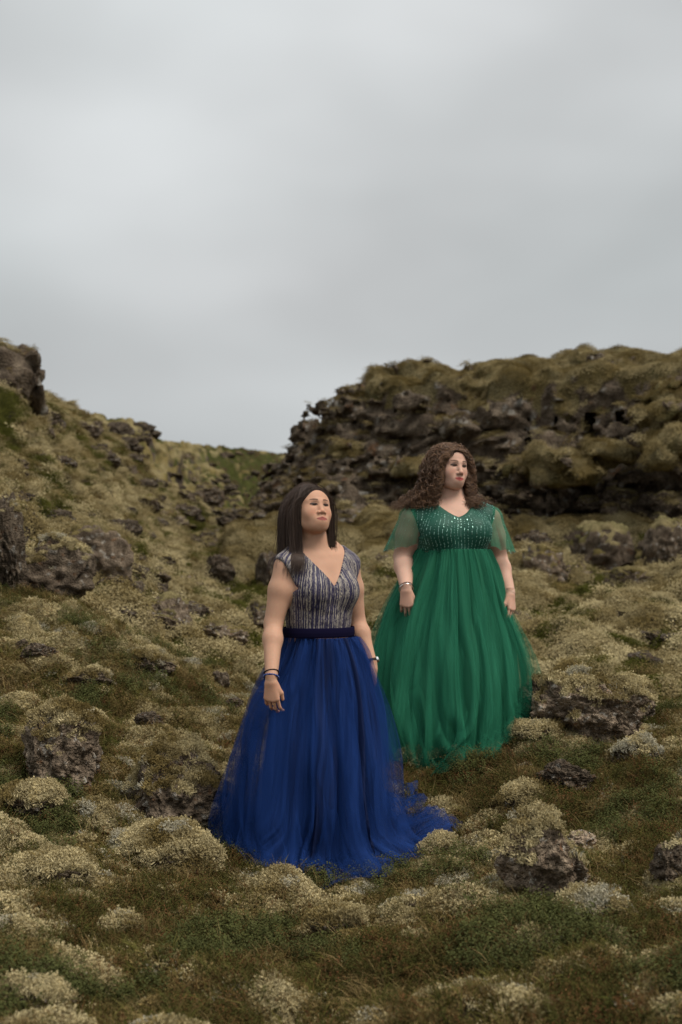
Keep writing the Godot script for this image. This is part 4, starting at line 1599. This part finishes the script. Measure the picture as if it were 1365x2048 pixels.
	mesh_node("body", arrays_mesh(pile.v, pile.n, pile.i, pile.c), mats.skin, root)

	# the striped top
	var top := Flesh.new()
	torso.call(top)
	top.limb(shoulder_r, shoulder_r.lerp(elbow_r, 0.25), 0.050, 0.0515, 0.03)
	top.limb(shoulder_l, shoulder_l.lerp(elbow_l, 0.25), 0.050, 0.0515, 0.03)
	top.grow = 0.0075
	var crease := noise(FastNoiseLite.TYPE_SIMPLEX_SMOOTH, 55, 9.0, 2, 0.5)
	var cut := func(p: Vector3, d: float) -> float:
		var q: Vector3 = p - mid
		var s := absf(q.dot(left))
		var f: float = q.dot(ahead)
		d += 0.0022 * crease.get_noise_3d(p.x * 0.8, p.y * 3.2, p.z * 0.8) * smoothstep(1.22, 1.08, p.y)
		d = maxf(d, 0.972 - p.y)
		var vee := (p.y - (1.158 + 1.36 * s)) * 0.59
		var nape := p.y - (1.295 + 0.30 * s)
		d = maxf(d, lerpf(nape, vee, smoothstep(-0.03, 0.03, f)))
		d = maxf(d, (s - 0.142) * 0.917 - (p.y - 1.15) * 0.42 - maxf(0.0, 1.15 - p.y) * 1.4)
		return d
	got = flesh_mesh(top, Vector3(-0.26, 0.93, -0.22), Vector3(0.24, 1.36, 0.22), 0.0062, cut)
	var uv := PackedVector2Array()
	for p in got[0]:
		var q: Vector3 = p - mid
		var s: float = q.dot(left)
		var f: float = q.dot(ahead)
		uv.append(Vector2(atan2(s, f + 0.05) * 0.15 / 0.30 * (1.0 + 0.25 * (p.y - 1.0)), -p.y / 0.34))
	var stripes := material(Color.WHITE, 0.6, false, 0.4)
	stripes.albedo_texture = striped_cloth()
	var bodice := mesh_node("striped_top", arrays_mesh(got[0], smooth_normals(got[0], got[1]), got[1], PackedColorArray(), uv), stripes, root)
	tag(bodice, "sleeveless V-neck top striped in navy, cream and mauve")

	# waistband and skirt
	var band := mesh_node("waistband", sheet(64, 10, true, func(u: float, t: float) -> Vector3:
		var a := u * TAU
		var b := t * TAU
		var r := 0.004 * cos(b)
		return T.call((0.157 + r) * cos(a), 0.966 + 0.0215 * sin(b), (0.126 + r) * sin(a))), material(lin(0.008, 0.007, 0.024), 0.85, false, 0.1), root)
	tag(band, "flat dark navy waistband")
	var navy := lin(0.011, 0.042, 0.185)
	var skirt_part := Node3D.new()
	skirt_part.name = "skirt"
	root.add_child(skirt_part)
	tag(skirt_part, "full blue tulle skirt with a short train")
	var lining := [
		[0.945, -0.152, 0.138, 0.135, -0.130], [0.80, -0.200, 0.185, 0.165, -0.16], [0.60, -0.205, 0.212, 0.21, -0.20], [0.40, -0.220, 0.230, 0.26, -0.24],
		[0.20, -0.235, 0.245, 0.29, -0.27], [0.03, -0.265, 0.272, 0.31, -0.30]]
	var outer := [
		[0.945, -0.158, 0.144, 0.140, -0.135], [0.885, -0.185, 0.170, 0.16, -0.155], [0.78, -0.240, 0.200, 0.19, -0.20], [0.66, -0.300, 0.222, 0.23, -0.26], [0.46, -0.368, 0.245, 0.30, -0.33],
		[0.26, -0.405, 0.262, 0.35, -0.38], [0.13, -0.405, 0.295, 0.37, -0.42], [0.045, -0.38, 0.42, 0.42, -0.45], [-0.03, -0.36, 0.52, 0.45, -0.47]]
	var waves := [[9.0, 0.4, 0.7], [15.0, 2.0, 0.6], [23.0, 1.1, 0.4], [37.0, 4.0, 0.16]]
	var under := mesh_node("lining", skirt(lining, {"seed": 3, "waves": waves, "depth": 0.050, "tuck": 0.0, "gather": 0.004, "pleats": 46.0, "billow": 0.01, "scale": 1.0, "hem": 0.02}, root.position, 300, 50), material(lin(0.004, 0.012, 0.055), 0.8, false, 0.3), skirt_part)
	tag(under, "opaque dark blue lining")
	var alphas := [0.34, 0.36]
	for k in 2:
		mesh_node("tulle_layer", skirt(outer, {"seed": 11 + 7 * k, "waves": [[5.0 + k, 0.9 + k, 0.55], [9.0 + 2.0 * k, 2.4, 0.75], [16.0 + 3.0 * k, 0.3, 0.55], [29.0, k, 0.26]], "depth": 0.066, "tuck": 0.2, "gather": 0.007, "pleats": 58.0 + 9.0 * k, "billow": 0.05, "scale": 1.0 - 0.07 * k, "hem": 0.05}, root.position, 360, 60), tulle(navy, alphas[k] * 1.35, creased(60 + k)), skirt_part)

	# hair
	var hair := Pile.new()
	var r := RandomNumberGenerator.new()
	r.seed = 8
	var down := Vector3.DOWN
	var back := head.affine_inverse()
	for k in 6500:
		var dir := Vector3(r.randfn(), r.randfn(), r.randfn()).normalized()
		var lift := r.randf_range(0.001, 0.011) + (0.014 * r.randf() if k % 25 == 0 else 0.0)
		var rad := Vector3(0.0795 * w.wide, 0.088, 0.099) + Vector3.ONE * lift
		var c := Vector3(0, 0.030, -0.018)
		if k % 2 == 0:
			# along the parting and the hairline
			dir = Vector3(0.03 + r.randfn() * 0.10, 1.0, 0.0).normalized().rotated(Vector3.RIGHT, r.randf_range(-1.2, 1.08))
		if k % 4 == 1:
			var hx := r.randf_range(-0.066, 0.066)
			var hy := (0.074 - 11.0 * hx * hx - 0.030 + 0.010 * r.randf()) / 0.088
			dir = Vector3(hx / 0.084, hy, sqrt(maxf(0.05, 1.0 - pow(hx / 0.084, 2.0) - hy * hy))).normalized()
		var rootp := c + dir * rad
		if not scalp(rootp + Vector3(0, 0.008, 0)):
			continue
		var side := signf(rootp.x - 0.004 + 0.004 * r.randfn())
		var p := head * rootp
		var path := PackedVector3Array([p])
		var go := head.basis * Vector3(side * 0.9, 0.25, -0.35).normalized()
		var wind := (Vector3(-0.14, 0, 0.28) if side < 0.0 else Vector3(0.0, 0, -0.1)) * r.randf_range(0.1, 1.0)
		var ends := r.randf_range(1.20, 1.37) if side < 0.0 else r.randf_range(1.26, 1.34)
		var sway := r.randfn() * (0.22 if k % 25 == 0 else 0.07)
		var steps := 0
		while p.y > ends and steps < 24:
			steps += 1
			var fall := smoothstep(0.0, 6.0, steps)
			var want := (down + wind * smoothstep(1.45, 1.25, p.y) + Vector3(sway, 0, 0.4 * sway) * smoothstep(1.48, 1.28, p.y)).normalized()
			go = (go * 0.55 + want * (0.18 + 0.6 * fall)).normalized()
			p += go * 0.017
			var q := back * p
			q = off_ball(q, c, rad)
			q = off_ball(q, Vector3(0, -0.03, 0.0), Vector3(0.074 * w.wide, 0.10, 0.060))
			# keep the face free
			if q.z > 0.030 and q.y < 0.075 - 11.0 * q.x * q.x and q.y > -0.11:
				q.x = side * maxf(absf(q.x), 0.064 + 0.010 * r.randf())
				q.z = minf(q.z, 0.045)
			p = head * q
			p = off_ball(p, T.call(0, 1.33, -0.01), Vector3(0.062, 0.12, 0.062))
			p = off_ball(p, T.call(-0.10, 1.245, 0.0), Vector3(0.13, 0.065, 0.085))
			p = off_ball(p, T.call(0.10, 1.245, 0.0), Vector3(0.13, 0.065, 0.085))
			path.append(p)
		if path.size() < 4:
			continue
		var tone := r.randf_range(0.65, 1.5)
		strand(hair, path, r.randf_range(0.0010, 0.0024), Color(0.060 * tone, 0.038 * tone, 0.028 * tone))
	var hair_node := mesh_node("hair", arrays_mesh(hair.v, hair.n, hair.i, hair.c), mats.hair, root)
	tag(hair_node, "straight dark brown shoulder-length hair parted in the middle")

	# things on the wrists
	var arm := Transform3D(Basis(Quaternion(Vector3.UP, (elbow_r - wrist_r).normalized())), wrist_r)
	var tie := mesh_node("hair_tie", ring_mesh(Vector2(0.0290, 0.0270), 0.0026, 0.0026), material(lin(0.022, 0.010, 0.012), 0.8), root)
	tie.transform = arm.translated_local(Vector3(0, 0.034, 0)) * Transform3D(Basis(Vector3.BACK, 0.12))
	tag(tie, "thin dark elastic hair tie round the wrist")
	var beads := Node3D.new()
	beads.name = "bracelet"
	root.add_child(beads)
	beads.transform = arm.translated_local(Vector3(0, 0.012, 0)) * Transform3D(Basis(Vector3.BACK, -0.06))
	tag(beads, "bracelet of round glossy dark blue beads")
	var bead := SphereMesh.new()
	bead.radius = 0.0046
	bead.height = 0.0092
	bead.radial_segments = 12
	bead.rings = 7
	var glass := material(lin(0.010, 0.035, 0.17), 0.12, false, 0.6)
	for k in 22:
		var a := TAU * k / 22.0
		mesh_node("bead", bead, glass, beads).position = Vector3(cos(a) * 0.0300, 0, sin(a) * 0.0285)
	var gold := material(lin(0.85, 0.55, 0.25), 0.25, false, 0.5)
	gold.metallic = 1.0
	var ring := mesh_node("ring", ring_mesh(Vector2(0.0090, 0.0090), 0.0012, 0.0018, 24), gold, root)
	ring.transform = hand_frame(wrist_r + Vector3(0, -0.006, 0.002), Vector3(0.03, -1, 0.05), Vector3(-0.25, 0.1, 1.0)).scaled_local(Vector3.ONE * 0.92) * Transform3D(Basis(Vector3.RIGHT, 0.5), Vector3(0.0095, -0.097, -0.005))
	tag(ring, "plain gold finger ring")
	var watch := Node3D.new()
	watch.name = "wristwatch"
	root.add_child(watch)
	watch.transform = Transform3D(Basis(Quaternion(Vector3.UP, (elbow_l - wrist_l).normalized())), wrist_l).translated_local(Vector3(0, 0.020, 0))
	tag(watch, "small wristwatch with a dark leather strap and steel case")
	mesh_node("strap", ring_mesh(Vector2(0.0290, 0.0270), 0.0016, 0.008), material(lin(0.02, 0.012, 0.010), 0.6), watch)
	var case_mesh := CylinderMesh.new()
	case_mesh.top_radius = 0.012
	case_mesh.bottom_radius = 0.0135
	case_mesh.height = 0.008
	var steel := material(lin(0.75, 0.75, 0.73), 0.2, false, 0.5)
	steel.metallic = 1.0
	var watch_case := mesh_node("watch_case", case_mesh, steel, watch)
	watch_case.transform = Transform3D(Basis(Vector3.BACK, -PI / 2.0), Vector3(0.032, 0, 0.004))
	var dial := CylinderMesh.new()
	dial.top_radius = 0.0100
	dial.bottom_radius = 0.0100
	dial.height = 0.001
	mesh_node("dial", dial, material(lin(0.6, 0.6, 0.58), 0.2), watch_case).position = Vector3(0, 0.0046, 0)


# ---------------------------------------------------------------- the woman in the green gown
func woman_in_green() -> void:
	var root := Node3D.new()
	root.name = numbered("person")
	root.position = Vector3(0.548, 0.24, -7.0)
	add_child(root)
	tag(root, "woman in green tulle gown with sequinned bodice, standing on the mossy knoll", "person", "women in long gowns")
	var yaw := deg_to_rad(14.0)
	var mid := Vector3(-0.004, 0, 0)
	var left := Vector3(cos(yaw), 0, -sin(yaw))
	var ahead := Vector3(sin(yaw), 0, cos(yaw))
	var turn := Basis(Vector3.UP, yaw)
	var T := func(s: float, y: float, f: float) -> Vector3: return mid + left * s + ahead * f + Vector3(0, y, 0)
	var skin := Vector3(0.60, 0.365, 0.27)
	var torso := func(f: Flesh) -> void:
		f.ball(T.call(0, 0.90, -0.01), Vector3(0.215, 0.16, 0.17), 0.06, turn)
		f.ball(T.call(0, 1.06, 0.0), Vector3(0.164, 0.13, 0.132), 0.06, turn)
		f.ball(T.call(0, 1.16, -0.01), Vector3(0.164, 0.13, 0.120), 0.06, turn)
		f.ball(T.call(0, 1.235, -0.015), Vector3(0.172, 0.085, 0.10), 0.05, turn)
		f.limb(T.call(-0.170, 1.235, -0.02), T.call(-0.05, 1.272, -0.02), 0.050, 0.050, 0.05)
		f.limb(T.call(0.170, 1.235, -0.02), T.call(0.05, 1.272, -0.02), 0.050, 0.050, 0.05)
		for s in [-1.0, 1.0]:
			f.ball(T.call(s * 0.082, 1.158, 0.078), Vector3(0.088, 0.078, 0.082), 0.045, turn)
			f.limb(T.call(s * 0.02, 1.355, -0.03), T.call(s * 0.12, 1.278, -0.025), 0.040, 0.034, 0.04)
	var shoulder_r: Vector3 = T.call(-0.196, 1.222, -0.015)
	var shoulder_l: Vector3 = T.call(0.200, 1.222, -0.015)
	var elbow_r := Vector3(-0.240, 1.035, -0.005)
	var wrist_r := Vector3(-0.236, 0.885, 0.185)
	var elbow_l := Vector3(0.236, 1.030, -0.13)
	var wrist_l := Vector3(0.282, 0.858, 0.0)
	var head := Transform3D((Basis(Vector3.UP, deg_to_rad(29.0)) * Basis(Vector3.RIGHT, deg_to_rad(-4.0)) * Basis(Vector3.BACK, deg_to_rad(-4.0))).scaled(Vector3.ONE * 0.95), Vector3(-0.012, 1.474, 0.012))
	var body := Flesh.new()
	torso.call(body)
	body.limb(T.call(0, 1.25, -0.02), head * Vector3(0, -0.055, -0.022), 0.064, 0.057, 0.045)
	for q in [[shoulder_r, elbow_r, wrist_r], [shoulder_l, elbow_l, wrist_l]]:
		var bulge: Vector3 = q[0].lerp(q[1], 0.45)
		body.limb(q[0], bulge, 0.060, 0.062, 0.03)
		body.limb(bulge, q[1], 0.062, 0.049, 0.02)
		var fore: Vector3 = q[1].lerp(q[2], 0.3)
		body.limb(q[1], fore, 0.048, 0.048, 0.015)
		body.limb(fore, q[2], 0.048, 0.0285, 0.02)
	for s in [-1.0, 1.0]:
		body.limb(T.call(s * 0.10, 0.86, 0), T.call(s * 0.095, 0.47, 0.02), 0.105, 0.068, 0.03)
		body.limb(T.call(s * 0.095, 0.47, 0.02), T.call(s * 0.09, 0.09, -0.01), 0.064, 0.040, 0.02)
		body.limb(T.call(s * 0.09, 0.065, -0.02), T.call(s * 0.095, 0.05, 0.13), 0.040, 0.028, 0.03)
	var pile := Pile.new()
	var got := flesh_mesh(body, Vector3(-0.36, 0.0, -0.30), Vector3(0.38, 1.44, 0.30), 0.0085)
	var col := PackedColorArray()
	for p in got[0]:
		var k := skin * (1.0 + 0.05 * n_rough.get_noise_3dv(p * 3.0) + 0.03 * n_rough.get_noise_3dv(p * 12.0))
		col.append(Color(k.x, k.y, k.z))
	pile.add(got[0], smooth_normals(got[0], got[1]), col, got[1])
	var w := {"wide": 1.0, "jowl": 1.03, "frown": -0.05, "nose": 0.002, "nostril": 1.0, "skin": skin, "lips": Vector3(0.50, 0.11, 0.10), "brow": 0.0195, "browcolor": Vector3(0.08, 0.045, 0.03), "open": 0.0066, "look": 0.002, "iris": Vector3(0.05, 0.03, 0.02)}
	add_head(pile, w, head)
	add_hand(pile, 1.0, hand_frame(wrist_r + Vector3(0, -0.006, 0.006), Vector3(0.05, -1, 0.10), Vector3(-0.12, 0.15, 1.0)), skin, 0.8, 0.95)
	add_hand(pile, -1.0, hand_frame(wrist_l + Vector3(0.001, -0.006, 0.006), Vector3(0.10, -1, 0.25), Vector3(0.85, 0.1, 0.6)), skin, 0.7, 0.95)
	mesh_node("body", arrays_mesh(pile.v, pile.n, pile.i, pile.c), mats.skin, root)

	# bodice
	var top := Flesh.new()
	torso.call(top)
	top.limb(shoulder_r, shoulder_r.lerp(elbow_r, 0.15), 0.058, 0.058, 0.03)
	top.limb(shoulder_l, shoulder_l.lerp(elbow_l, 0.15), 0.058, 0.058, 0.03)
	top.grow = 0.009
	var cut := func(p: Vector3, d: float) -> float:
		var q: Vector3 = p - mid
		var s := absf(q.dot(left))
		var f: float = q.dot(ahead)
		d = maxf(d, 1.060 - p.y + 0.02 * s)
		var vee := (p.y - (1.230 + 0.22 * s + 5.5 * s * s)) * 0.75
		var nape := p.y - (1.285 + 0.28 * s)
		d = maxf(d, lerpf(nape, vee, smoothstep(-0.03, 0.03, f)))
		d = maxf(d, (s - 0.172) * 0.94 - (p.y - 1.14) * 0.34 - maxf(0.0, 1.14 - p.y) * 1.4)
		return d
	got = flesh_mesh(top, Vector3(-0.28, 1.04, -0.24), Vector3(0.28, 1.35, 0.26), 0.0065, cut)
	var tn := smooth_normals(got[0], got[1])
	var deep := material(lin(0.010, 0.075, 0.048), 0.6, false, 0.4)
	var bodice := mesh_node("bodice", arrays_mesh(got[0], tn, got[1]), deep, root)
	tag(bodice, "dark green V-neck bodice hung with rows of shiny sequins")
	# sequins in hanging rows
	var spots := []
	var r := RandomNumberGenerator.new()
	r.seed = 31
	var strung := {}
	for k in got[0].size():
		var p: Vector3 = got[0][k]
		var q: Vector3 = p - mid
		var ang := atan2(q.dot(left), q.dot(ahead) + 0.06)
		var lane := roundi((ang * 0.17 + 0.003 * sin(p.y * 45.0)) / 0.0068)
		var place := Vector2i(lane, roundi(p.y / 0.0065))
		if lane % 2 != 0 or strung.has(place):
			continue
		strung[place] = true
		# bring it onto its thread
		var aim := (lane * 0.0068 - 0.003 * sin(p.y * 45.0)) / 0.17 - ang
		var along := tn[k].cross(Vector3.UP).normalized()
		if r.randf() < 0.80 + 0.5 * n_patch2.get_noise_3d(lane * 0.4, p.y * 9.0, 0.0):
			spots.append([p - along * aim * 0.17 * 0.9 * signf(along.dot(-left)) + tn[k] * 0.0014, tn[k]])
	var disc := CylinderMesh.new()
	disc.top_radius = 0.0017
	disc.bottom_radius = 0.0021
	disc.height = 0.0012
	disc.radial_segments = 6
	disc.rings = 1
	var mm := MultiMesh.new()
	mm.transform_format = MultiMesh.TRANSFORM_3D
	mm.use_colors = true
	mm.mesh = disc
	mm.instance_count = spots.size()
	for k in spots.size():
		var up: Vector3 = (spots[k][1] + Vector3(r.randfn(), r.randfn(), r.randfn()) * 0.28).normalized()
		var x := up.cross(Vector3(0.3, 1, 0.1)).normalized()
		mm.set_instance_transform(k, Transform3D(Basis(x, up, x.cross(up) * 1.4).scaled(Vector3.ONE * r.randf_range(0.7, 1.2)), spots[k][0]))
		var g := r.randf_range(0.5, 1.1)
		mm.set_instance_color(k, Color(0.35 * g, 0.62 * g, 0.52 * g))
	var shine := material(Color.WHITE, 0.3, true, 0.6)
	shine.metallic = 0.65
	var sequins := MultiMeshInstance3D.new()
	sequins.name = "sequins"
	sequins.multimesh = mm
	sequins.material_override = shine
	bodice.add_child(sequins)
	tag(sequins, "tiny mint-silver sequins", "", "", "stuff")

	# sheer flutter sleeves
	var leaf_green := lin(0.026, 0.19, 0.105)
	for q in [[shoulder_r, Vector3(-0.238, 1.078, 0.0), 0.098, 0.095, -1.0], [shoulder_l, Vector3(0.222, 1.070, -0.03), 0.080, 0.095, 1.0]]:
		var b: Vector3 = q[1]
		var sleeve := mesh_node("sleeve", sheet(120, 26, true, func(u: float, t: float) -> Vector3:
			var th := u * TAU
			var dome := minf(t / 0.35, 1.0)
			var flare := maxf((t - 0.35) / 0.65, 0.0)
			var rx := lerpf(0.070 * sin(dome * PI / 2.0), q[2], pow(flare, 0.9))
			var rz := lerpf(0.073 * sin(dome * PI / 2.0), q[3], pow(flare, 0.9))
			var fold := (0.009 * sin(7.0 * th + 1.0) + 0.005 * sin(13.0 * th)) * maxf(flare, 0.15 * dome)
			var p: Vector3 = q[0].lerp(b, flare) + Vector3(cos(th) * (rx + fold), 0.071 * cos(dome * PI / 2.0), sin(th) * (rz + fold))
			p.y += 0.012 * flare * absf(sin(4.0 * th + 0.6)) - 0.02 * flare * cos(th) * q[4]
			return p), tulle(leaf_green, 0.5), root)
		tag(sleeve, "sheer green flutter sleeve with beaded edge")
		var edge := MultiMesh.new()
		edge.transform_format = MultiMesh.TRANSFORM_3D
		edge.use_colors = true
		edge.mesh = disc
		var places := []
		var sv: PackedVector3Array = sleeve.mesh.surface_get_arrays(0)[Mesh.ARRAY_VERTEX]
		for k in sv.size():
			var t := floorf(k / 121.0) / 26.0
			var th := (k % 121) / 120.0
			var streak := fposmod(th * 14.0, 1.0) < 0.10 and t > 0.25 and r.randf() < 0.75
			if t >= 0.999 and k % 2 == 0 or streak:
				places.append(sv[k])
		edge.instance_count = places.size()
		for k in places.size():
			edge.set_instance_transform(k, Transform3D(Basis.from_euler(Vector3(r.randf() * 3.0, r.randf() * 3.0, 0)).scaled(Vector3.ONE * 0.85), places[k]))
			var g := r.randf_range(0.4, 1.0)
			edge.set_instance_color(k, Color(0.35 * g, 0.62 * g, 0.52 * g))
		var trim := MultiMeshInstance3D.new()
		trim.name = "beading"
		trim.multimesh = edge
		trim.material_override = shine
		sleeve.add_child(trim)
		tag(trim, "fine beading along sleeve seams and edge", "", "", "stuff")

	# skirt
	var skirt_part := Node3D.new()
	skirt_part.name = "skirt"
	root.add_child(skirt_part)
	tag(skirt_part, "full green tulle skirt gathered under the bust")
	var lining := [
		[1.075, -0.178, 0.172, 0.150, -0.145], [0.95, -0.235, 0.215, 0.19, -0.19], [0.75, -0.33, 0.255, 0.24, -0.24], [0.5, -0.38, 0.285, 0.30, -0.28],
		[0.25, -0.40, 0.30, 0.34, -0.30], [0.04, -0.41, 0.305, 0.36, -0.31]]
	var outer := [
		[1.075, -0.182, 0.176, 0.158, -0.150], [0.99, -0.215, 0.205, 0.19, -0.19], [0.82, -0.315, 0.255, 0.25, -0.27], [0.68, -0.375, 0.310, 0.30, -0.33], [0.50, -0.420, 0.370, 0.36, -0.38],
		[0.33, -0.435, 0.385, 0.40, -0.41], [0.20, -0.435, 0.365, 0.42, -0.42], [0.10, -0.43, 0.335, 0.43, -0.42], [0.03, -0.43, 0.32, 0.43, -0.42]]
	var waves := [[9.0, 1.4, 0.7], [15.0, 0.5, 0.6], [24.0, 2.1, 0.45], [39.0, 1.0, 0.16]]
	var under := mesh_node("lining", skirt(lining, {"seed": 23, "waves": waves, "depth": 0.050, "tuck": 0.0, "gather": 0.005, "pleats": 52.0, "billow": 0.01, "scale": 1.0, "hem": 0.02}, root.position, 300, 50), material(lin(0.012, 0.105, 0.055), 0.8, false, 0.3), skirt_part)
	tag(under, "opaque dark green lining")
	for k in 2:
		mesh_node("tulle_layer", skirt(outer, {"seed": 31 + 7 * k, "waves": [[5.0 + k, 1.9 + k, 0.55], [10.0 + 2.0 * k, 0.4, 0.75], [17.0 + 3.0 * k, 1.3, 0.55], [31.0, k, 0.26]], "depth": 0.060, "tuck": 0.2, "gather": 0.007, "pleats": 64.0 + 9.0 * k, "billow": 0.04, "scale": 1.0 - 0.06 * k, "hem": 0.04}, root.position, 360, 60), tulle(leaf_green, 0.48, creased(70 + k)), skirt_part)

	# curls
	var hair := Pile.new()
	var back := head.affine_inverse()
	for k in 1900:
		var dir := Vector3(r.randfn(), r.randfn(), r.randfn()).normalized()
		var lift := r.randf_range(0.003, 0.026)
		var rad := Vector3(0.080, 0.088, 0.099) + Vector3.ONE * lift * Vector3(1.0, 0.55, 1.0)
		var c := Vector3(0, 0.030, -0.018)
		if k % 2 == 0:
			# along the parting and the hairline
			dir = Vector3(-0.15 + r.randfn() * 0.10, 1.0, 0.0).normalized().rotated(Vector3.RIGHT, r.randf_range(-1.2, 1.08))
		if k % 4 == 1:
			var hx := r.randf_range(-0.066, 0.066)
			var hy := (0.074 - 11.0 * hx * hx - 0.030 + 0.010 * r.randf()) / 0.088
			dir = Vector3(hx / 0.084, hy, sqrt(maxf(0.05, 1.0 - pow(hx / 0.084, 2.0) - hy * hy))).normalized()
		var rootp := c + dir * rad
		if not scalp(rootp + Vector3(0, 0.008, 0)):
			continue
		var side := signf(rootp.x + 0.012 + 0.006 * r.randfn())
		var p := head * rootp
		var go := (head.basis * Vector3(side * 0.9, 0.2, -0.3)).normalized()
		var guide := PackedVector3Array([p])
		var ends := r.randf_range(1.265, 1.345)
		var blow := Vector3(-1.5, 0.05, -0.1) if side < 0.0 else Vector3(0.30, 0.0, 0.0)
		blow *= r.randf_range(0.1, 1.15)
		var steps := 0
		while p.y > ends and steps < 120:
			steps += 1
			var fall := smoothstep(0.0, 18.0, steps)
			var want := (Vector3.DOWN + blow * smoothstep(1.47, 1.33, p.y)).normalized()
			go = (go * 0.78 + want * (0.09 + 0.26 * fall)).normalized()
			p += go * 0.0046
			var q := back * p
			q = off_ball(q, c, rad)
			q = off_ball(q, Vector3(0, -0.03, 0.0), Vector3(0.076 + lift, 0.10, 0.062))
			if q.z > 0.025 and q.y < 0.075 - 11.0 * q.x * q.x and q.y > -0.12:
				q.x = side * maxf(absf(q.x), 0.066 + lift)
				q.z = minf(q.z, 0.050)
			p = head * q
			p = off_ball(p, T.call(0, 1.33, -0.02), Vector3(0.072, 0.12, 0.072))
			p = off_ball(p, T.call(-0.11, 1.255, -0.01), Vector3(0.14, 0.08, 0.10))
			p = off_ball(p, T.call(0.11, 1.255, -0.01), Vector3(0.14, 0.08, 0.10))
			guide.append(p)
		if guide.size() < 8:
			continue
		var path := PackedVector3Array()
		var phase := r.randf() * TAU
		var tight := r.randf_range(0.036, 0.055)
		var wide := r.randf_range(0.007, 0.015)
		var spin := 1.0 if r.randf() < 0.5 else -1.0
		for j in guide.size():
			var d := (guide[mini(j + 1, guide.size() - 1)] - guide[maxi(j - 1, 0)]).normalized()
			var sx := d.cross(Vector3(0.1, 0.2, 1.0)).normalized()
			var sy := d.cross(sx)
			var a := phase + spin * TAU * j * 0.0046 / tight
			path.append(guide[j] + (sx * cos(a) + sy * sin(a)) * wide * smoothstep(0.0, 22.0, j))
		var tone := r.randf_range(0.55, 1.6)
		var warm := smoothstep(1.45, 1.32, p.y) * r.randf() * 0.6
		strand(hair, path, r.randf_range(0.0024, 0.0050), Color((0.105 + 0.07 * warm) * tone, (0.060 + 0.03 * warm) * tone, 0.038 * tone))
	var hair_node := mesh_node("hair", arrays_mesh(hair.v, hair.n, hair.i, hair.c), mats.hair, root)
	tag(hair_node, "long curly brown hair blown to one side")

	# bangles
	var arm := Transform3D(Basis(Quaternion(Vector3.UP, (elbow_r - wrist_r).normalized())), wrist_r)
	var silver := material(lin(0.75, 0.73, 0.68), 0.25, false, 0.5)
	silver.metallic = 1.0
	for k in 2:
		var bangle := mesh_node("bangle", ring_mesh(Vector2(0.0345, 0.0325), 0.0016, 0.0028 - 0.0008 * k), silver if k == 0 else material(lin(0.10, 0.085, 0.07), 0.4), root)
		bangle.transform = arm.translated_local(Vector3(0, -0.002 + 0.011 * k, 0)) * Transform3D(Basis(Vector3.BACK, 0.12 + 0.03 * k))
		tag(bangle, ["wide silver bangle", "thin dark bangle"][k])
